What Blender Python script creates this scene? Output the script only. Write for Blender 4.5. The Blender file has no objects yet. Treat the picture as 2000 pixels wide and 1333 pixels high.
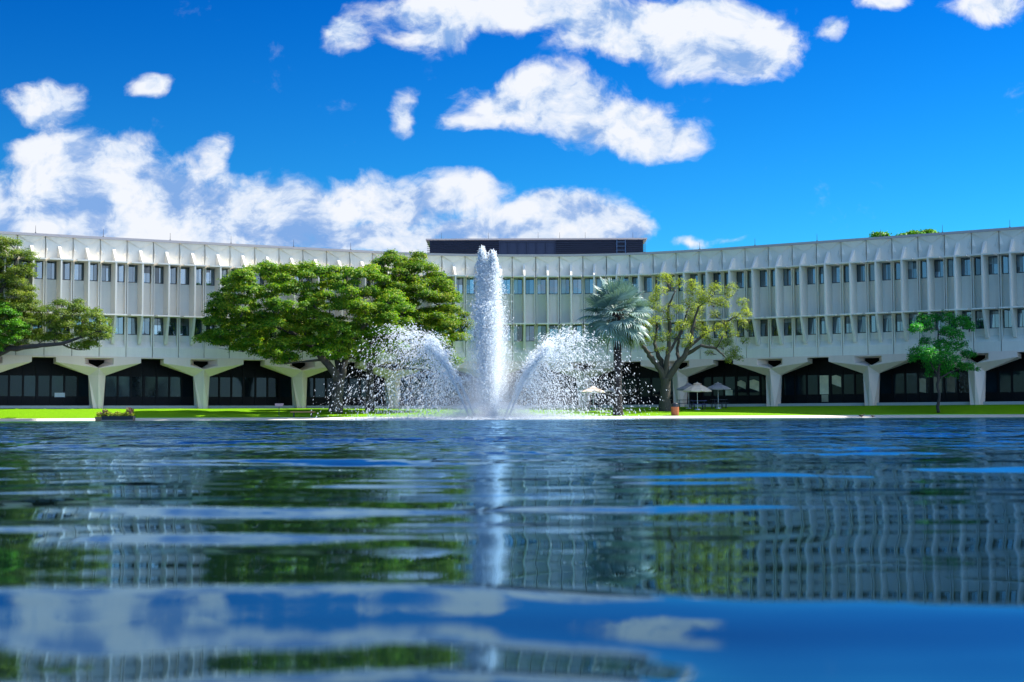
import bpy, math, random
import numpy as np
from mathutils import Vector, Matrix, Euler

random.seed(7); RNG = np.random.default_rng(11)
R = math.radians
scn = bpy.context.scene
COL = scn.collection

# ------------------------------------------------------------------ camera
CAM_H = 0.12; PITCH = R(3.084); ROLL = R(0.2388); FPX = 2778.0
cam_d = bpy.data.cameras.new("camera"); cam = bpy.data.objects.new("camera", cam_d); COL.objects.link(cam)
cam_d.sensor_width = 36.0; cam_d.lens = FPX / 2000 * 36.0
cam_d.clip_start = 0.05; cam_d.clip_end = 6000
cam.matrix_world = (Matrix.Translation((0, 0, CAM_H)) @ Matrix.Rotation(math.pi / 2 + PITCH, 4, 'X')
                    @ Matrix.Rotation(-ROLL, 4, 'Z'))
cam_d.dof.use_dof = True; cam_d.dof.focus_distance = 95.0; cam_d.dof.aperture_fstop = 9.0
scn.camera = cam
scn.render.resolution_x = 1024; scn.render.resolution_y = 682
scn.view_settings.view_transform = 'Standard'; scn.view_settings.look = 'None'
scn.view_settings.gamma = 1.0; scn.view_settings.exposure = 1.12
scn.cycles.max_bounces = 12; scn.cycles.diffuse_bounces = 8; scn.cycles.transparent_max_bounces = 28
scn.cycles.volume_bounces = 3; scn.cycles.use_denoising = True

# ------------------------------------------------------------------ sun
SUN_EL, SUN_BEHIND = R(50), R(19)      # sun stands to the right, a little behind the right wing
sd = Vector((math.cos(SUN_BEHIND) * math.cos(SUN_EL), math.sin(SUN_BEHIND) * math.cos(SUN_EL), math.sin(SUN_EL)))
sun_d = bpy.data.lights.new("sun", 'SUN'); sun = bpy.data.objects.new("sun", sun_d); COL.objects.link(sun)
sun_d.energy = 5.0; sun_d.angle = R(0.53); sun_d.color = (1.0, 0.95, 0.86)
sun.rotation_euler = sd.to_track_quat('Z', 'Y').to_euler()

# ------------------------------------------------------------------ node helpers
def new_mat(name):
    m = bpy.data.materials.new(name); m.use_nodes = True
    nt = m.node_tree; bsdf = nt.nodes["Principled BSDF"]
    return m, nt, bsdf
class NT:
    def __init__(s, nt): s.nt = nt
    def n(s, typ, **kw):
        nd = s.nt.nodes.new(typ)
        for k, v in kw.items(): setattr(nd, k, v)
        return nd
    def link(s, a, b): s.nt.links.new(a, b)
    def inp(s, sock, v):
        if isinstance(v, bpy.types.NodeSocket): s.link(v, sock)
        else: sock.default_value = v
    def math(s, op, a, b=0.0, c=None, clamp=False):
        nd = s.n('ShaderNodeMath', operation=op); nd.use_clamp = clamp
        s.inp(nd.inputs[0], a); s.inp(nd.inputs[1], b)
        if c is not None: s.inp(nd.inputs[2], c)
        return nd.outputs[0]
    def mix(s, f, a, b, mode='MIX'):
        nd = s.n('ShaderNodeMix', data_type='RGBA', blend_type=mode)
        s.inp(nd.inputs[0], f); s.inp(nd.inputs[6], a); s.inp(nd.inputs[7], b)
        return nd.outputs[2]
    def noise(s, vec, scale, detail=4, rough=0.55, dist=0.0):
        nd = s.n('ShaderNodeTexNoise'); s.link(vec, nd.inputs['Vector'])
        nd.inputs['Scale'].default_value = scale; nd.inputs['Detail'].default_value = detail
        nd.inputs['Roughness'].default_value = rough; nd.inputs['Distortion'].default_value = dist
        return nd.outputs[0]
    def maprange(s, v, a, b, c=0.0, d=1.0, smooth=True):
        nd = s.n('ShaderNodeMapRange'); nd.interpolation_type = 'SMOOTHSTEP' if smooth else 'LINEAR'
        s.inp(nd.inputs[0], v); nd.inputs[1].default_value = a; nd.inputs[2].default_value = b
        nd.inputs[3].default_value = c; nd.inputs[4].default_value = d
        return nd.outputs[0]
    def mapping(s, vec, loc=(0, 0, 0), rot=(0, 0, 0), sc=(1, 1, 1)):
        nd = s.n('ShaderNodeMapping'); s.link(vec, nd.inputs[0])
        nd.inputs[1].default_value = loc; nd.inputs[2].default_value = rot; nd.inputs[3].default_value = sc
        return nd.outputs[0]
def rgba(c): return (c[0], c[1], c[2], 1.0)

# ------------------------------------------------------------------ world: sky and clouds
world = bpy.data.worlds.new("World"); scn.world = world; world.use_nodes = True
wt = world.node_tree; wt.nodes.clear(); W = NT(wt)
SKY_K = 0.080
def px_uv(x, y):                               # picture position -> slope coordinates of the sky direction (X/Y, Z/Y)
    dx, dy = x - 1000, 666.5 - y
    c, s_ = math.cos(ROLL), math.sin(ROLL)
    xx, yy = dx * c + dy * s_, -dx * s_ + dy * c
    Y = FPX * math.cos(PITCH) - yy * math.sin(PITCH); Z = FPX * math.sin(PITCH) + yy * math.cos(PITCH)
    return xx / Y, Z / Y
def build_world():
    geo = W.n('ShaderNodeTexCoord').outputs['Generated']
    sep = W.n('ShaderNodeSeparateXYZ'); W.link(geo, sep.inputs[0])
    dx, dy, dz = sep.outputs
    sky = W.n('ShaderNodeTexSky', sky_type='NISHITA'); sky.sun_disc = False
    sky.sun_elevation = SUN_EL; sky.sun_rotation = math.pi / 2 - SUN_BEHIND
    sky.altitude = 0; sky.air_density = 1.0; sky.dust_density = 0.3; sky.ozone_density = 3.0
    hs = W.n('ShaderNodeHueSaturation'); hs.inputs['Saturation'].default_value = 1.45
    W.link(sky.outputs[0], hs.inputs['Color'])
    hor = W.maprange(dz, 0.0, 0.30, 0.0, 1.0, smooth=False)
    side = W.maprange(dx, -0.40, 0.40, 0.0, 1.0, smooth=False)
    tint = W.mix(hor, rgba((0.24, 0.80, 0.98)), rgba((0.004, 0.44, 0.78)))
    tint = W.mix(1.0, tint, W.mix(side, rgba((0.9, 0.80, 0.84)), rgba((0.85, 1.06, 1.10))), 'MULTIPLY')
    back = W.maprange(dy, -0.1, 0.35)
    tint = W.mix(back, rgba((0.75, 0.95, 1.10)), tint)
    skyc = W.mix(1.0, hs.outputs[0], tint, 'MULTIPLY')
    # cloud field: soft ellipses in direction space broken up by fractal noise
    ysafe = W.math('MAXIMUM', dy, 0.05)
    u = W.math('DIVIDE', dx, ysafe); v = W.math('DIVIDE', dz, ysafe)
    cmb = W.n('ShaderNodeCombineXYZ'); W.link(u, cmb.inputs[0]); W.link(v, cmb.inputs[1])
    uv0 = cmb.outputs[0]
    wn = W.n('ShaderNodeTexNoise'); W.link(uv0, wn.inputs['Vector']); wn.inputs['Scale'].default_value = 13.0; wn.inputs['Detail'].default_value = 4
    wsub = W.n('ShaderNodeVectorMath', operation='SUBTRACT'); W.link(wn.outputs['Color'], wsub.inputs[0]); wsub.inputs[1].default_value = (.5, .5, .5)
    wmul = W.n('ShaderNodeVectorMath', operation='MULTIPLY_ADD'); W.link(wsub.outputs[0], wmul.inputs[0]); wmul.inputs[1].default_value = (.050, .036, 0); W.link(uv0, wmul.inputs[2])
    uv = wmul.outputs[0]
    blobs = [  # cx, cy, rx, ry, weight   (picture pixels)
        (90, 400, 230, 100, 1.0), (300, 400, 260, 120, 1.0), (130, 310, 150, 70, .9), (240, 320, 110, 70, .8),
        (500, 420, 220, 100, 1.0), (600, 440, 200, 90, .9), (420, 300, 50, 80, .6), (760, 400, 160, 80, 1.0),
        (860, 385, 160, 50, .9), (1120, 430, 150, 75, 1.1), (1180, 450, 110, 60, 1.0), (950, 450, 200, 60, .95),
        (700, 470, 250, 60, .9), (1060, 400, 60, 45, .8), (150, 480, 300, 60, .8),
        (250, 455, 380, 75, 1.1), (520, 400, 120, 70, .9),
        (95, 195, 95, 52, .85), (288, 178, 52, 30, .7),
        (690, 55, 62, 55, .72), (1000, 20, 330, 62, 1.05), (860, 60, 130, 50, .8), (1300, 55, 260, 75, 1.15), (1400, 90, 170, 75, 1.0),
        (1450, 130, 90, 40, .7), (1060, 195, 200, 75, 1.0), (1190, 235, 150, 75, 1.0), (1250, 270, 120, 50, .8), (900, 235, 80, 40, .6),
        (940, 165, 40, 35, .5), (795, 220, 34, 62, .62), (1620, 45, 50, 38, .6), (1735, 10, 70, 34, .8), (1930, 10, 110, 45, .85),
        (1320, 260, 90, 45, .6), (1355, 468, 95, 26, .5), (1450, 468, 60, 16, .4),
    ]
    acc = None
    for (cx, cy, rx, ry, wgt) in blobs:
        cu, cv = px_uv(cx, cy); ru, rv = rx * 1.25 / FPX, ry * 1.25 / FPX
        mp = W.mapping(uv, (-cu / ru, -cv / rv, 0), (0, 0, 0), (1 / ru, 1 / rv, 1))
        g = W.n('ShaderNodeTexGradient', gradient_type='SPHERICAL'); W.link(mp, g.inputs[0])
        t = W.math('MULTIPLY', g.outputs[1], wgt * 1.75)
        acc = t if acc is None else W.math('SMOOTH_MAX', acc, t, 0.25)
    def fbm(off):
        mp = W.mapping(uv, (off[0], off[1], 0), (0, 0, 0), (1.0, 1.25, 1))
        big = W.noise(mp, 9.0, 3, 0.5)
        nd = W.n('ShaderNodeTexNoise'); W.link(mp, nd.inputs['Vector'])
        nd.inputs['Scale'].default_value = 26.0; nd.inputs['Detail'].default_value = 9
        nd.inputs['Roughness'].default_value = 0.62; nd.inputs['Distortion'].default_value = 0.1
        return W.math('ADD', W.math('MULTIPLY', big, 0.55), W.math('MULTIPLY', nd.outputs[0], 0.75))
    n0 = fbm((0, 0)); n1 = fbm((-0.016, -0.022))
    near_ = W.maprange(acc, 0.0, 0.35, 0.25, 1.0)
    dens = W.math('ADD', acc, W.math('MULTIPLY', W.math('MULTIPLY', W.math('SUBTRACT', n0, 0.66), 2.1), near_))
    alpha_front = W.maprange(dens, 0.32, 0.92)
    shade = None                               # broad shaded flanks and undersides of the banks
    for (cx, cy, rx, ry, wgt) in ((40, 430, 200, 60, .8), (330, 395, 110, 55, .65), (210, 450, 200, 50, .7), (480, 455, 160, 50, .8), (610, 400, 70, 60, .6), (800, 395, 140, 28, .7),
                                  (720, 460, 130, 30, .6), (1190, 470, 120, 24, .6), (980, 455, 120, 22, .7), (1260, 290, 110, 30, .6), (1130, 250, 120, 22, .5), (1330, 118, 170, 26, .7), (1020, 60, 180, 24, .5), (100, 225, 80, 20, .6)):
        cu, cv = px_uv(cx, cy); ru, rv = rx * 1.4 / FPX, ry * 1.4 / FPX
        mp = W.mapping(uv, (-cu / ru, -cv / rv, 0), (0, 0, 0), (1 / ru, 1 / rv, 1))
        g = W.n('ShaderNodeTexGradient', gradient_type='SPHERICAL'); W.link(mp, g.inputs[0])
        t = W.math('MULTIPLY', g.outputs[1], wgt)
        shade = t if shade is None else W.math('SMOOTH_MAX', shade, t, 0.2)
    thick = shade
    light = W.math('MULTIPLY', W.math('SUBTRACT', n0, n1), 3.0)
    lit = W.math('ADD', W.math('SUBTRACT', 0.80, W.math('MULTIPLY', thick, 0.42)), light)
    front = W.maprange(dy, 0.15, 0.45)
    # scattered cumulus over the rest of the sky
    zs = W.math('ADD', W.math('ABSOLUTE', dz), 0.16)
    c2 = W.n('ShaderNodeCombineXYZ'); W.link(W.math('DIVIDE', dx, zs), c2.inputs[0]); W.link(W.math('DIVIDE', dy, zs), c2.inputs[1])
    nb = W.noise(c2.outputs[0], 0.85, 7, 0.58)
    nb = W.math('ADD', nb, W.maprange(dx, -0.6, 0.7, -0.17, 0.05, smooth=False))
    alpha_back = W.maprange(nb, 0.47, 0.60)
    alpha = W.math('ADD', W.math('MULTIPLY', alpha_front, front), W.math('MULTIPLY', alpha_back, W.math('SUBTRACT', 1.0, front)), clamp=True)
    alpha = W.math('MULTIPLY', alpha, W.maprange(dz, -0.01, 0.015))
    ramp = W.n('ShaderNodeValToRGB'); W.link(lit, ramp.inputs[0])
    e = ramp.color_ramp.elements
    e[0].position = 0.22; e[0].color = (1.3, 2.4, 4.6, 1)
    e[1].position = 0.95; e[1].color = (5.2, 5.4, 5.8, 1)
    x = e.new(0.45); x.color = (2.2, 3.1, 4.9, 1)
    x = e.new(0.68); x.color = (4.0, 4.6, 5.6, 1)
    col = W.mix(alpha, skyc, ramp.outputs[0])
    # unseen sky behind the viewer: added fill for the facade, raised rightwards, lowered leftwards
    vb = W.n('ShaderNodeVectorMath', operation='SCALE'); W.link(col, vb.inputs[0]); fb = W.maprange(dy, -0.25, 0.25, 1.0, 0.0); sidek = W.maprange(dx, -0.75, 0.75, 0.66, 2.3)
    W.link(W.math('ADD', 1.0, W.math('MULTIPLY', fb, W.math('SUBTRACT', sidek, 1.0))), vb.inputs['Scale'])
    col = vb.outputs[0]
    bg = W.n('ShaderNodeBackground'); W.link(col, bg.inputs[0]); bg.inputs[1].default_value = SKY_K
    out = W.n('ShaderNodeOutputWorld'); W.link(bg.outputs[0], out.inputs[0])
build_world()
world.cycles.sampling_method = 'MANUAL'; world.cycles.sample_map_resolution = 512

# ------------------------------------------------------------------ mesh helpers
def link(o, parent=None):
    COL.objects.link(o)
    if parent is not None: o.parent = parent
    return o
def obj(name, verts, faces, mat, parent=None, smooth=False, mats=None, fm=None):
    me = bpy.data.meshes.new(name)
    me.from_pydata([tuple(v) for v in verts], [], [tuple(f) for f in faces]); me.update()
    if mats: [me.materials.append(m) for m in mats]
    else: me.materials.append(mat)
    if fm: me.polygons.foreach_set('material_index', fm)
    if smooth: me.polygons.foreach_set('use_smooth', [True] * len(me.polygons))
    return link(bpy.data.objects.new(name, me), parent)
def np_obj(name, V, F, mat, parent=None, smooth=False):
    """V (n,3) array, F (m,k) array with one k"""
    me = bpy.data.meshes.new(name); V = np.asarray(V, np.float32); F = np.asarray(F, np.int32); k = F.shape[1]
    me.vertices.add(len(V)); me.vertices.foreach_set('co', V.ravel())
    me.loops.add(F.size); me.loops.foreach_set('vertex_index', F.ravel())
    me.polygons.add(len(F)); me.polygons.foreach_set('loop_start', np.arange(0, F.size, k, dtype=np.int32))
    me.polygons.foreach_set('loop_total', np.full(len(F), k, np.int32))
    if smooth: me.polygons.foreach_set('use_smooth', np.ones(len(F), bool))
    me.update(calc_edges=True); me.validate(); me.materials.append(mat)
    return link(bpy.data.objects.new(name, me), parent)
class MB:
    def __init__(s): s.v = []; s.f = []; s.m = []
    def poly(s, pts, m=0):
        i = len(s.v); s.v += [tuple(p) for p in pts]; s.f.append(tuple(range(i, i + len(pts)))); s.m.append(m)
    def box(s, x0, x1, y0, y1, z0, z1, m=0):
        P = [(x0, y0, z0), (x1, y0, z0), (x1, y1, z0), (x0, y1, z0), (x0, y0, z1), (x1, y0, z1), (x1, y1, z1), (x0, y1, z1)]
        s.hexa(P, m)
    def hexa(s, P, m=0):
        i = len(s.v); s.v += [tuple(p) for p in P]
        for q in ((0, 3, 2, 1), (4, 5, 6, 7), (0, 1, 5, 4), (1, 2, 6, 5), (2, 3, 7, 6), (3, 0, 4, 7)):
            s.f.append(tuple(i + k for k in q)); s.m.append(m)
    def tube(s, pts, rad, n=8, m=0, cap=True):
        pts = [Vector(p) for p in pts]; rings = []
        for k, p in enumerate(pts):
            a = pts[max(k - 1, 0)]; b = pts[min(k + 1, len(pts) - 1)]
            t = (b - a).normalized() if (b - a).length > 1e-9 else Vector((0, 0, 1))
            ref = Vector((1, 0, 0)) if abs(t.x) < 0.8 else Vector((0, 1, 0))
            e1 = t.cross(ref).normalized(); e2 = t.cross(e1)
            r = rad[k] if hasattr(rad, '__len__') else rad
            i0 = len(s.v)
            for q in range(n):
                a_ = 2 * math.pi * q / n
                s.v.append(tuple(p + (e1 * math.cos(a_) + e2 * math.sin(a_)) * r))
            rings.append(i0)
        for a, b in zip(rings, rings[1:]):
            for q in range(n):
                s.f.append((a + q, a + (q + 1) % n, b + (q + 1) % n, b + q)); s.m.append(m)
        if cap:
            s.f.append(tuple(range(rings[0], rings[0] + n))[::-1]); s.m.append(m)
            s.f.append(tuple(range(rings[-1], rings[-1] + n))); s.m.append(m)
    def lathe(s, prof, n=24, cx=0, cy=0, m=0):
        rings = []
        for (r, z) in prof:
            i0 = len(s.v); rings.append(i0)
            for q in range(n):
                a = 2 * math.pi * q / n; s.v.append((cx + r * math.cos(a), cy + r * math.sin(a), z))
        for a, b in zip(rings, rings[1:]):
            for q in range(n):
                s.f.append((a + q, a + (q + 1) % n, b + (q + 1) % n, b + q)); s.m.append(m)
    def build(s, name, mat, parent=None, smooth=False, mats=None):
        return obj(name, s.v, s.f, mat, parent, smooth, mats, s.m if mats else None)
def tag(o, label=None, cat=None, group=None, kind=None):
    if label: o['label'] = label
    if cat: o['category'] = cat
    if group: o['group'] = group
    if kind: o['kind'] = kind
    return o
def empty(name, loc, rz=0, **kw):
    o = bpy.data.objects.new(name, None); o.empty_display_size = 0.3; link(o)
    o.location = loc; o.rotation_euler = (0, 0, rz); tag(o, **kw); return o
def at(px, py, Y):                             # a picture point at real distance Y
    u, v = px_uv(px, py); return Vector((u * Y, Y, CAM_H + v * Y))

# ------------------------------------------------------------------ materials
def concrete(name, base, var=0.10, streak=0.10, rough=0.85):
    m, nt, b = new_mat(name); N = NT(nt)
    g = N.n('ShaderNodeNewGeometry').outputs['Position']
    n1 = N.noise(g, 0.45, 5, 0.6); n2 = N.noise(g, 9.0, 4, 0.6)
    st = N.noise(N.mapping(g, sc=(2.2, 2.2, 0.12)), 1.4, 5, 0.65)
    k = N.math('ADD', N.math('MULTIPLY', N.math('SUBTRACT', n1, 0.5), var * 2), N.math('MULTIPLY', N.math('SUBTRACT', n2, 0.5), var))
    k = N.math('ADD', k, N.math('MULTIPLY', N.math('SUBTRACT', st, 0.5), streak * 2))
    k = N.math('ADD', k, N.maprange(N.n('ShaderNodeObjectInfo').outputs['Random'], 0.0, 1.0, 0.94, 1.05, smooth=False))
    vm = N.n('ShaderNodeVectorMath', operation='SCALE'); vm.inputs[0].default_value = base; N.link(k, vm.inputs['Scale'])
    stain = N.maprange(st, 0.60, 0.78)
    c = N.mix(N.math('MULTIPLY', stain, 0.35), vm.outputs[0], rgba([x * 0.55 for x in base]))
    N.link(c, b.inputs['Base Color']); b.inputs['Roughness'].default_value = rough
    bp = N.n('ShaderNodeBump'); bp.inputs['Strength'].default_value = 0.25; bp.inputs['Distance'].default_value = 0.02
    N.link(n2, bp.inputs['Height']); N.link(bp.outputs[0], b.inputs['Normal'])
    return m
def plain(name, base, rough=0.6, metal=0.0, var=0.12, scale=6.0, spec=0.5):
    m, nt, b = new_mat(name); N = NT(nt)
    g = N.n('ShaderNodeNewGeometry').outputs['Position']
    n = N.noise(g, scale, 4, 0.6)
    k = N.math('ADD', N.math('MULTIPLY', N.math('SUBTRACT', n, 0.5), var * 2), 1.0)
    vm = N.n('ShaderNodeVectorMath', operation='SCALE'); vm.inputs[0].default_value = base; N.link(k, vm.inputs['Scale'])
    N.link(vm.outputs[0], b.inputs['Base Color']); b.inputs['Roughness'].default_value = rough
    b.inputs['Metallic'].default_value = metal; b.inputs['Specular IOR Level'].default_value = spec
    return m
def glass(name, tint, refl, rough=0.03, gtint=(0.80, 0.92, 1.0)):
    m, nt, b = new_mat(name); N = NT(nt)
    g = N.n('ShaderNodeNewGeometry').outputs['Position']
    oi = N.n('ShaderNodeNewGeometry').outputs['Random Per Island']
    oi = N.math('FRACT', N.math('ADD', N.math('MULTIPLY', oi, 7.31), N.math('MULTIPLY', N.n('ShaderNodeObjectInfo').outputs['Random'], 3.7)))
    n = N.noise(g, 1.3, 2, 0.5)
    rnd = N.maprange(oi, 0.2, 1.0, 0.5, 2.6, smooth=False)
    vm = N.n('ShaderNodeVectorMath', operation='SCALE'); vm.inputs[0].default_value = tint
    N.link(N.math('MULTIPLY', rnd, N.math('ADD', n, 0.5)), vm.inputs['Scale'])
    N.link(vm.outputs[0], b.inputs['Base Color']); b.inputs['Roughness'].default_value = 0.6; b.inputs['Specular IOR Level'].default_value = 0.0
    gl = N.n('ShaderNodeBsdfGlossy'); gl.inputs['Roughness'].default_value = rough
    gl.inputs['Color'].default_value = rgba(gtint)
    bp = N.n('ShaderNodeBump'); bp.inputs['Strength'].default_value = 0.04; bp.inputs['Distance'].default_value = 0.05
    N.link(n, bp.inputs['Height']); N.link(bp.outputs[0], gl.inputs['Normal'])
    N.link(N.mix(N.maprange(oi, 0.0, 1.0, 0.0, 1.0, smooth=False), rgba([x * .45 for x in gtint]), rgba(gtint)), gl.inputs['Color'])
    fr = N.n('ShaderNodeFresnel'); fr.inputs[0].default_value = 1.5
    f = N.math('ADD', N.math('MULTIPLY', fr.outputs[0], 1.0), refl, clamp=True)
    ms = N.n('ShaderNodeMixShader'); N.link(f, ms.inputs[0]); N.link(b.outputs[0], ms.inputs[1]); N.link(gl.outputs[0], ms.inputs[2])
    N.link(ms.outputs[0], nt.nodes['Material Output'].inputs[0])
    return m
def leaves(name, c1, c2, c3, trans=0.35, rough=0.55, nscale=0.5):
    m, nt, b = new_mat(name); N = NT(nt)
    geo = N.n('ShaderNodeNewGeometry'); rnd = geo.outputs['Random Per Island']
    n = N.noise(geo.outputs['Position'], nscale, 3, 0.6)
    f = N.math('ADD', N.math('MULTIPLY', rnd, 0.65), N.math('MULTIPLY', N.math('SUBTRACT', n, 0.32), 1.0))
    rp = N.n('ShaderNodeValToRGB'); N.link(f, rp.inputs[0]); e = rp.color_ramp.elements
    e[0].position = 0.15; e[0].color = rgba(c1); e[1].position = 0.95; e[1].color = rgba(c3)
    q = e.new(0.55); q.color = rgba(c2)
    N.link(rp.outputs[0], b.inputs['Base Color']); b.inputs['Roughness'].default_value = rough
    b.inputs['Specular IOR Level'].default_value = 0.35
    tr = N.n('ShaderNodeBsdfTranslucent'); N.link(N.mix(1.0, rp.outputs[0], (1.3, 1.5, 0.7, 1), 'MULTIPLY'), tr.inputs[0])
    ms = N.n('ShaderNodeMixShader'); ms.inputs[0].default_value = trans
    N.link(b.outputs[0], ms.inputs[1]); N.link(tr.outputs[0], ms.inputs[2]); N.link(ms.outputs[0], nt.nodes['Material Output'].inputs[0])
    return m
def bark(name, c):
    m, nt, b = new_mat(name); N = NT(nt)
    g = N.n('ShaderNodeNewGeometry').outputs['Position']
    n = N.noise(N.mapping(g, sc=(6, 6, 1.2)), 1.6, 5, 0.65)
    N.link(N.mix(n, rgba([x * 0.5 for x in c]), rgba([min(1, x * 1.6) for x in c])), b.inputs['Base Color'])
    b.inputs['Roughness'].default_value = 0.9
    bp = N.n('ShaderNodeBump'); bp.inputs['Strength'].default_value = 0.8; bp.inputs['Distance'].default_value = 0.06
    N.link(n, bp.inputs['Height']); N.link(bp.outputs[0], b.inputs['Normal'])
    return m
M_conc = concrete('pale_precast_concrete', (0.75, 0.70, 0.60))
M_col = concrete('column_concrete', (0.74, 0.60, 0.50), 0.08, 0.06)
M_plinth = concrete('plinth_concrete', (0.34, 0.36, 0.36))
M_cope = concrete('coping_concrete', (0.42, 0.38, 0.38), 0.06, 0.04)
M_dark = plain('dark_void', (0.012, 0.012, 0.013), 0.9)
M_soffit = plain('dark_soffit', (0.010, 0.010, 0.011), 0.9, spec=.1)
M_mull = plain('dark_bronze_frame', (0.004, 0.004, 0.005), 0.5, 0.0, spec=0.15)
M_win = glass('window_glass', (0.016, 0.030, 0.046), 0.26, gtint=(0.66, 0.86, 1.0))
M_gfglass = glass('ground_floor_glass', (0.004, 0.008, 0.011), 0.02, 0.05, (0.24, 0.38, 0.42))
M_louv = plain('dark_blue_louvre', (0.010, 0.020, 0.060), 0.5, 0.1)
M_lad2 = plain('blue_steel', (0.05, 0.11, 0.22), 0.5, 0.3)
M_blind = glass('blind_behind_glass', (0.10, 0.13, 0.15), 0.10)
M_pane_refl = glass('cream_painted_reflection', (0.34, 0.30, 0.20), 0.0, 0.05, (0.26, 0.40, 0.46))  # cream base colour stands in for sunlit reflections in the glass
M_ladder = plain('galvanised_metal', (0.35, 0.38, 0.42), 0.4, 0.6)
M_rod = plain('dark_metal', (0.05, 0.05, 0.055), 0.5, 0.5)
M_roof = plain('roof_gravel', (0.45, 0.44, 0.42), 0.95)

# ------------------------------------------------------------------ facade line in plan (joint i -> X, Y)
PW = 2.1
KN = [0, 5, 10, 14, 17, 20, 23, 26, 30, 35, 40]
TH = [-28.0, -26.6, -26.8, -26.3, -14.1, -3.2, 4.1, 22.6, 31.6, 30.9, 32.8]
I0, I1 = -7, 47
_th = {i: R(float(np.interp(i + .5, KN, TH))) for i in range(I0, I1)}
JX, JY = {20: 0.039}, {20: 126.084}
for i in range(20, I1): JX[i + 1] = JX[i] + math.cos(_th[i]) * PW; JY[i + 1] = JY[i] - math.sin(_th[i]) * PW
for i in range(19, I0 - 1, -1): JX[i] = JX[i + 1] - math.cos(_th[i]) * PW; JY[i] = JY[i + 1] + math.sin(_th[i]) * PW
def jang(i):
    return R(float(np.interp(i, KN, TH)))
_ii = np.arange(I0, I1 + 1); _jx = np.array([JX[i] for i in _ii]); _jy = np.array([JY[i] for i in _ii])
def P(s, d, z):                                # s = joint index (continuous), d = metres out of the facade
    x = float(np.interp(s, _ii, _jx)); y = float(np.interp(s, _ii, _jy)); a = jang(s)
    return (x - math.sin(a) * d, y - math.cos(a) * d, z)
def facade_y(X):
    return float(np.interp(X, _jx, _jy))
Z_ROOF, Z_HEAD, Z_SH1, Z_SILL1, Z_SH2, Z_SILL2, Z_BOT, Z_G = 14.62, 14.42, 12.64, 11.10, 8.45, 6.90, 5.10, 0.98
SHORE_Y = 105.0
def lawn_z(X, Y):
    yf = facade_y(X); t = (Y - SHORE_Y - 2.3) / max(yf - SHORE_Y - 2.3, 1.0)
    t = min(max(t, 0), 1); return 0.20 + (Z_G - 0.20) * (t ** 0.85)

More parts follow.
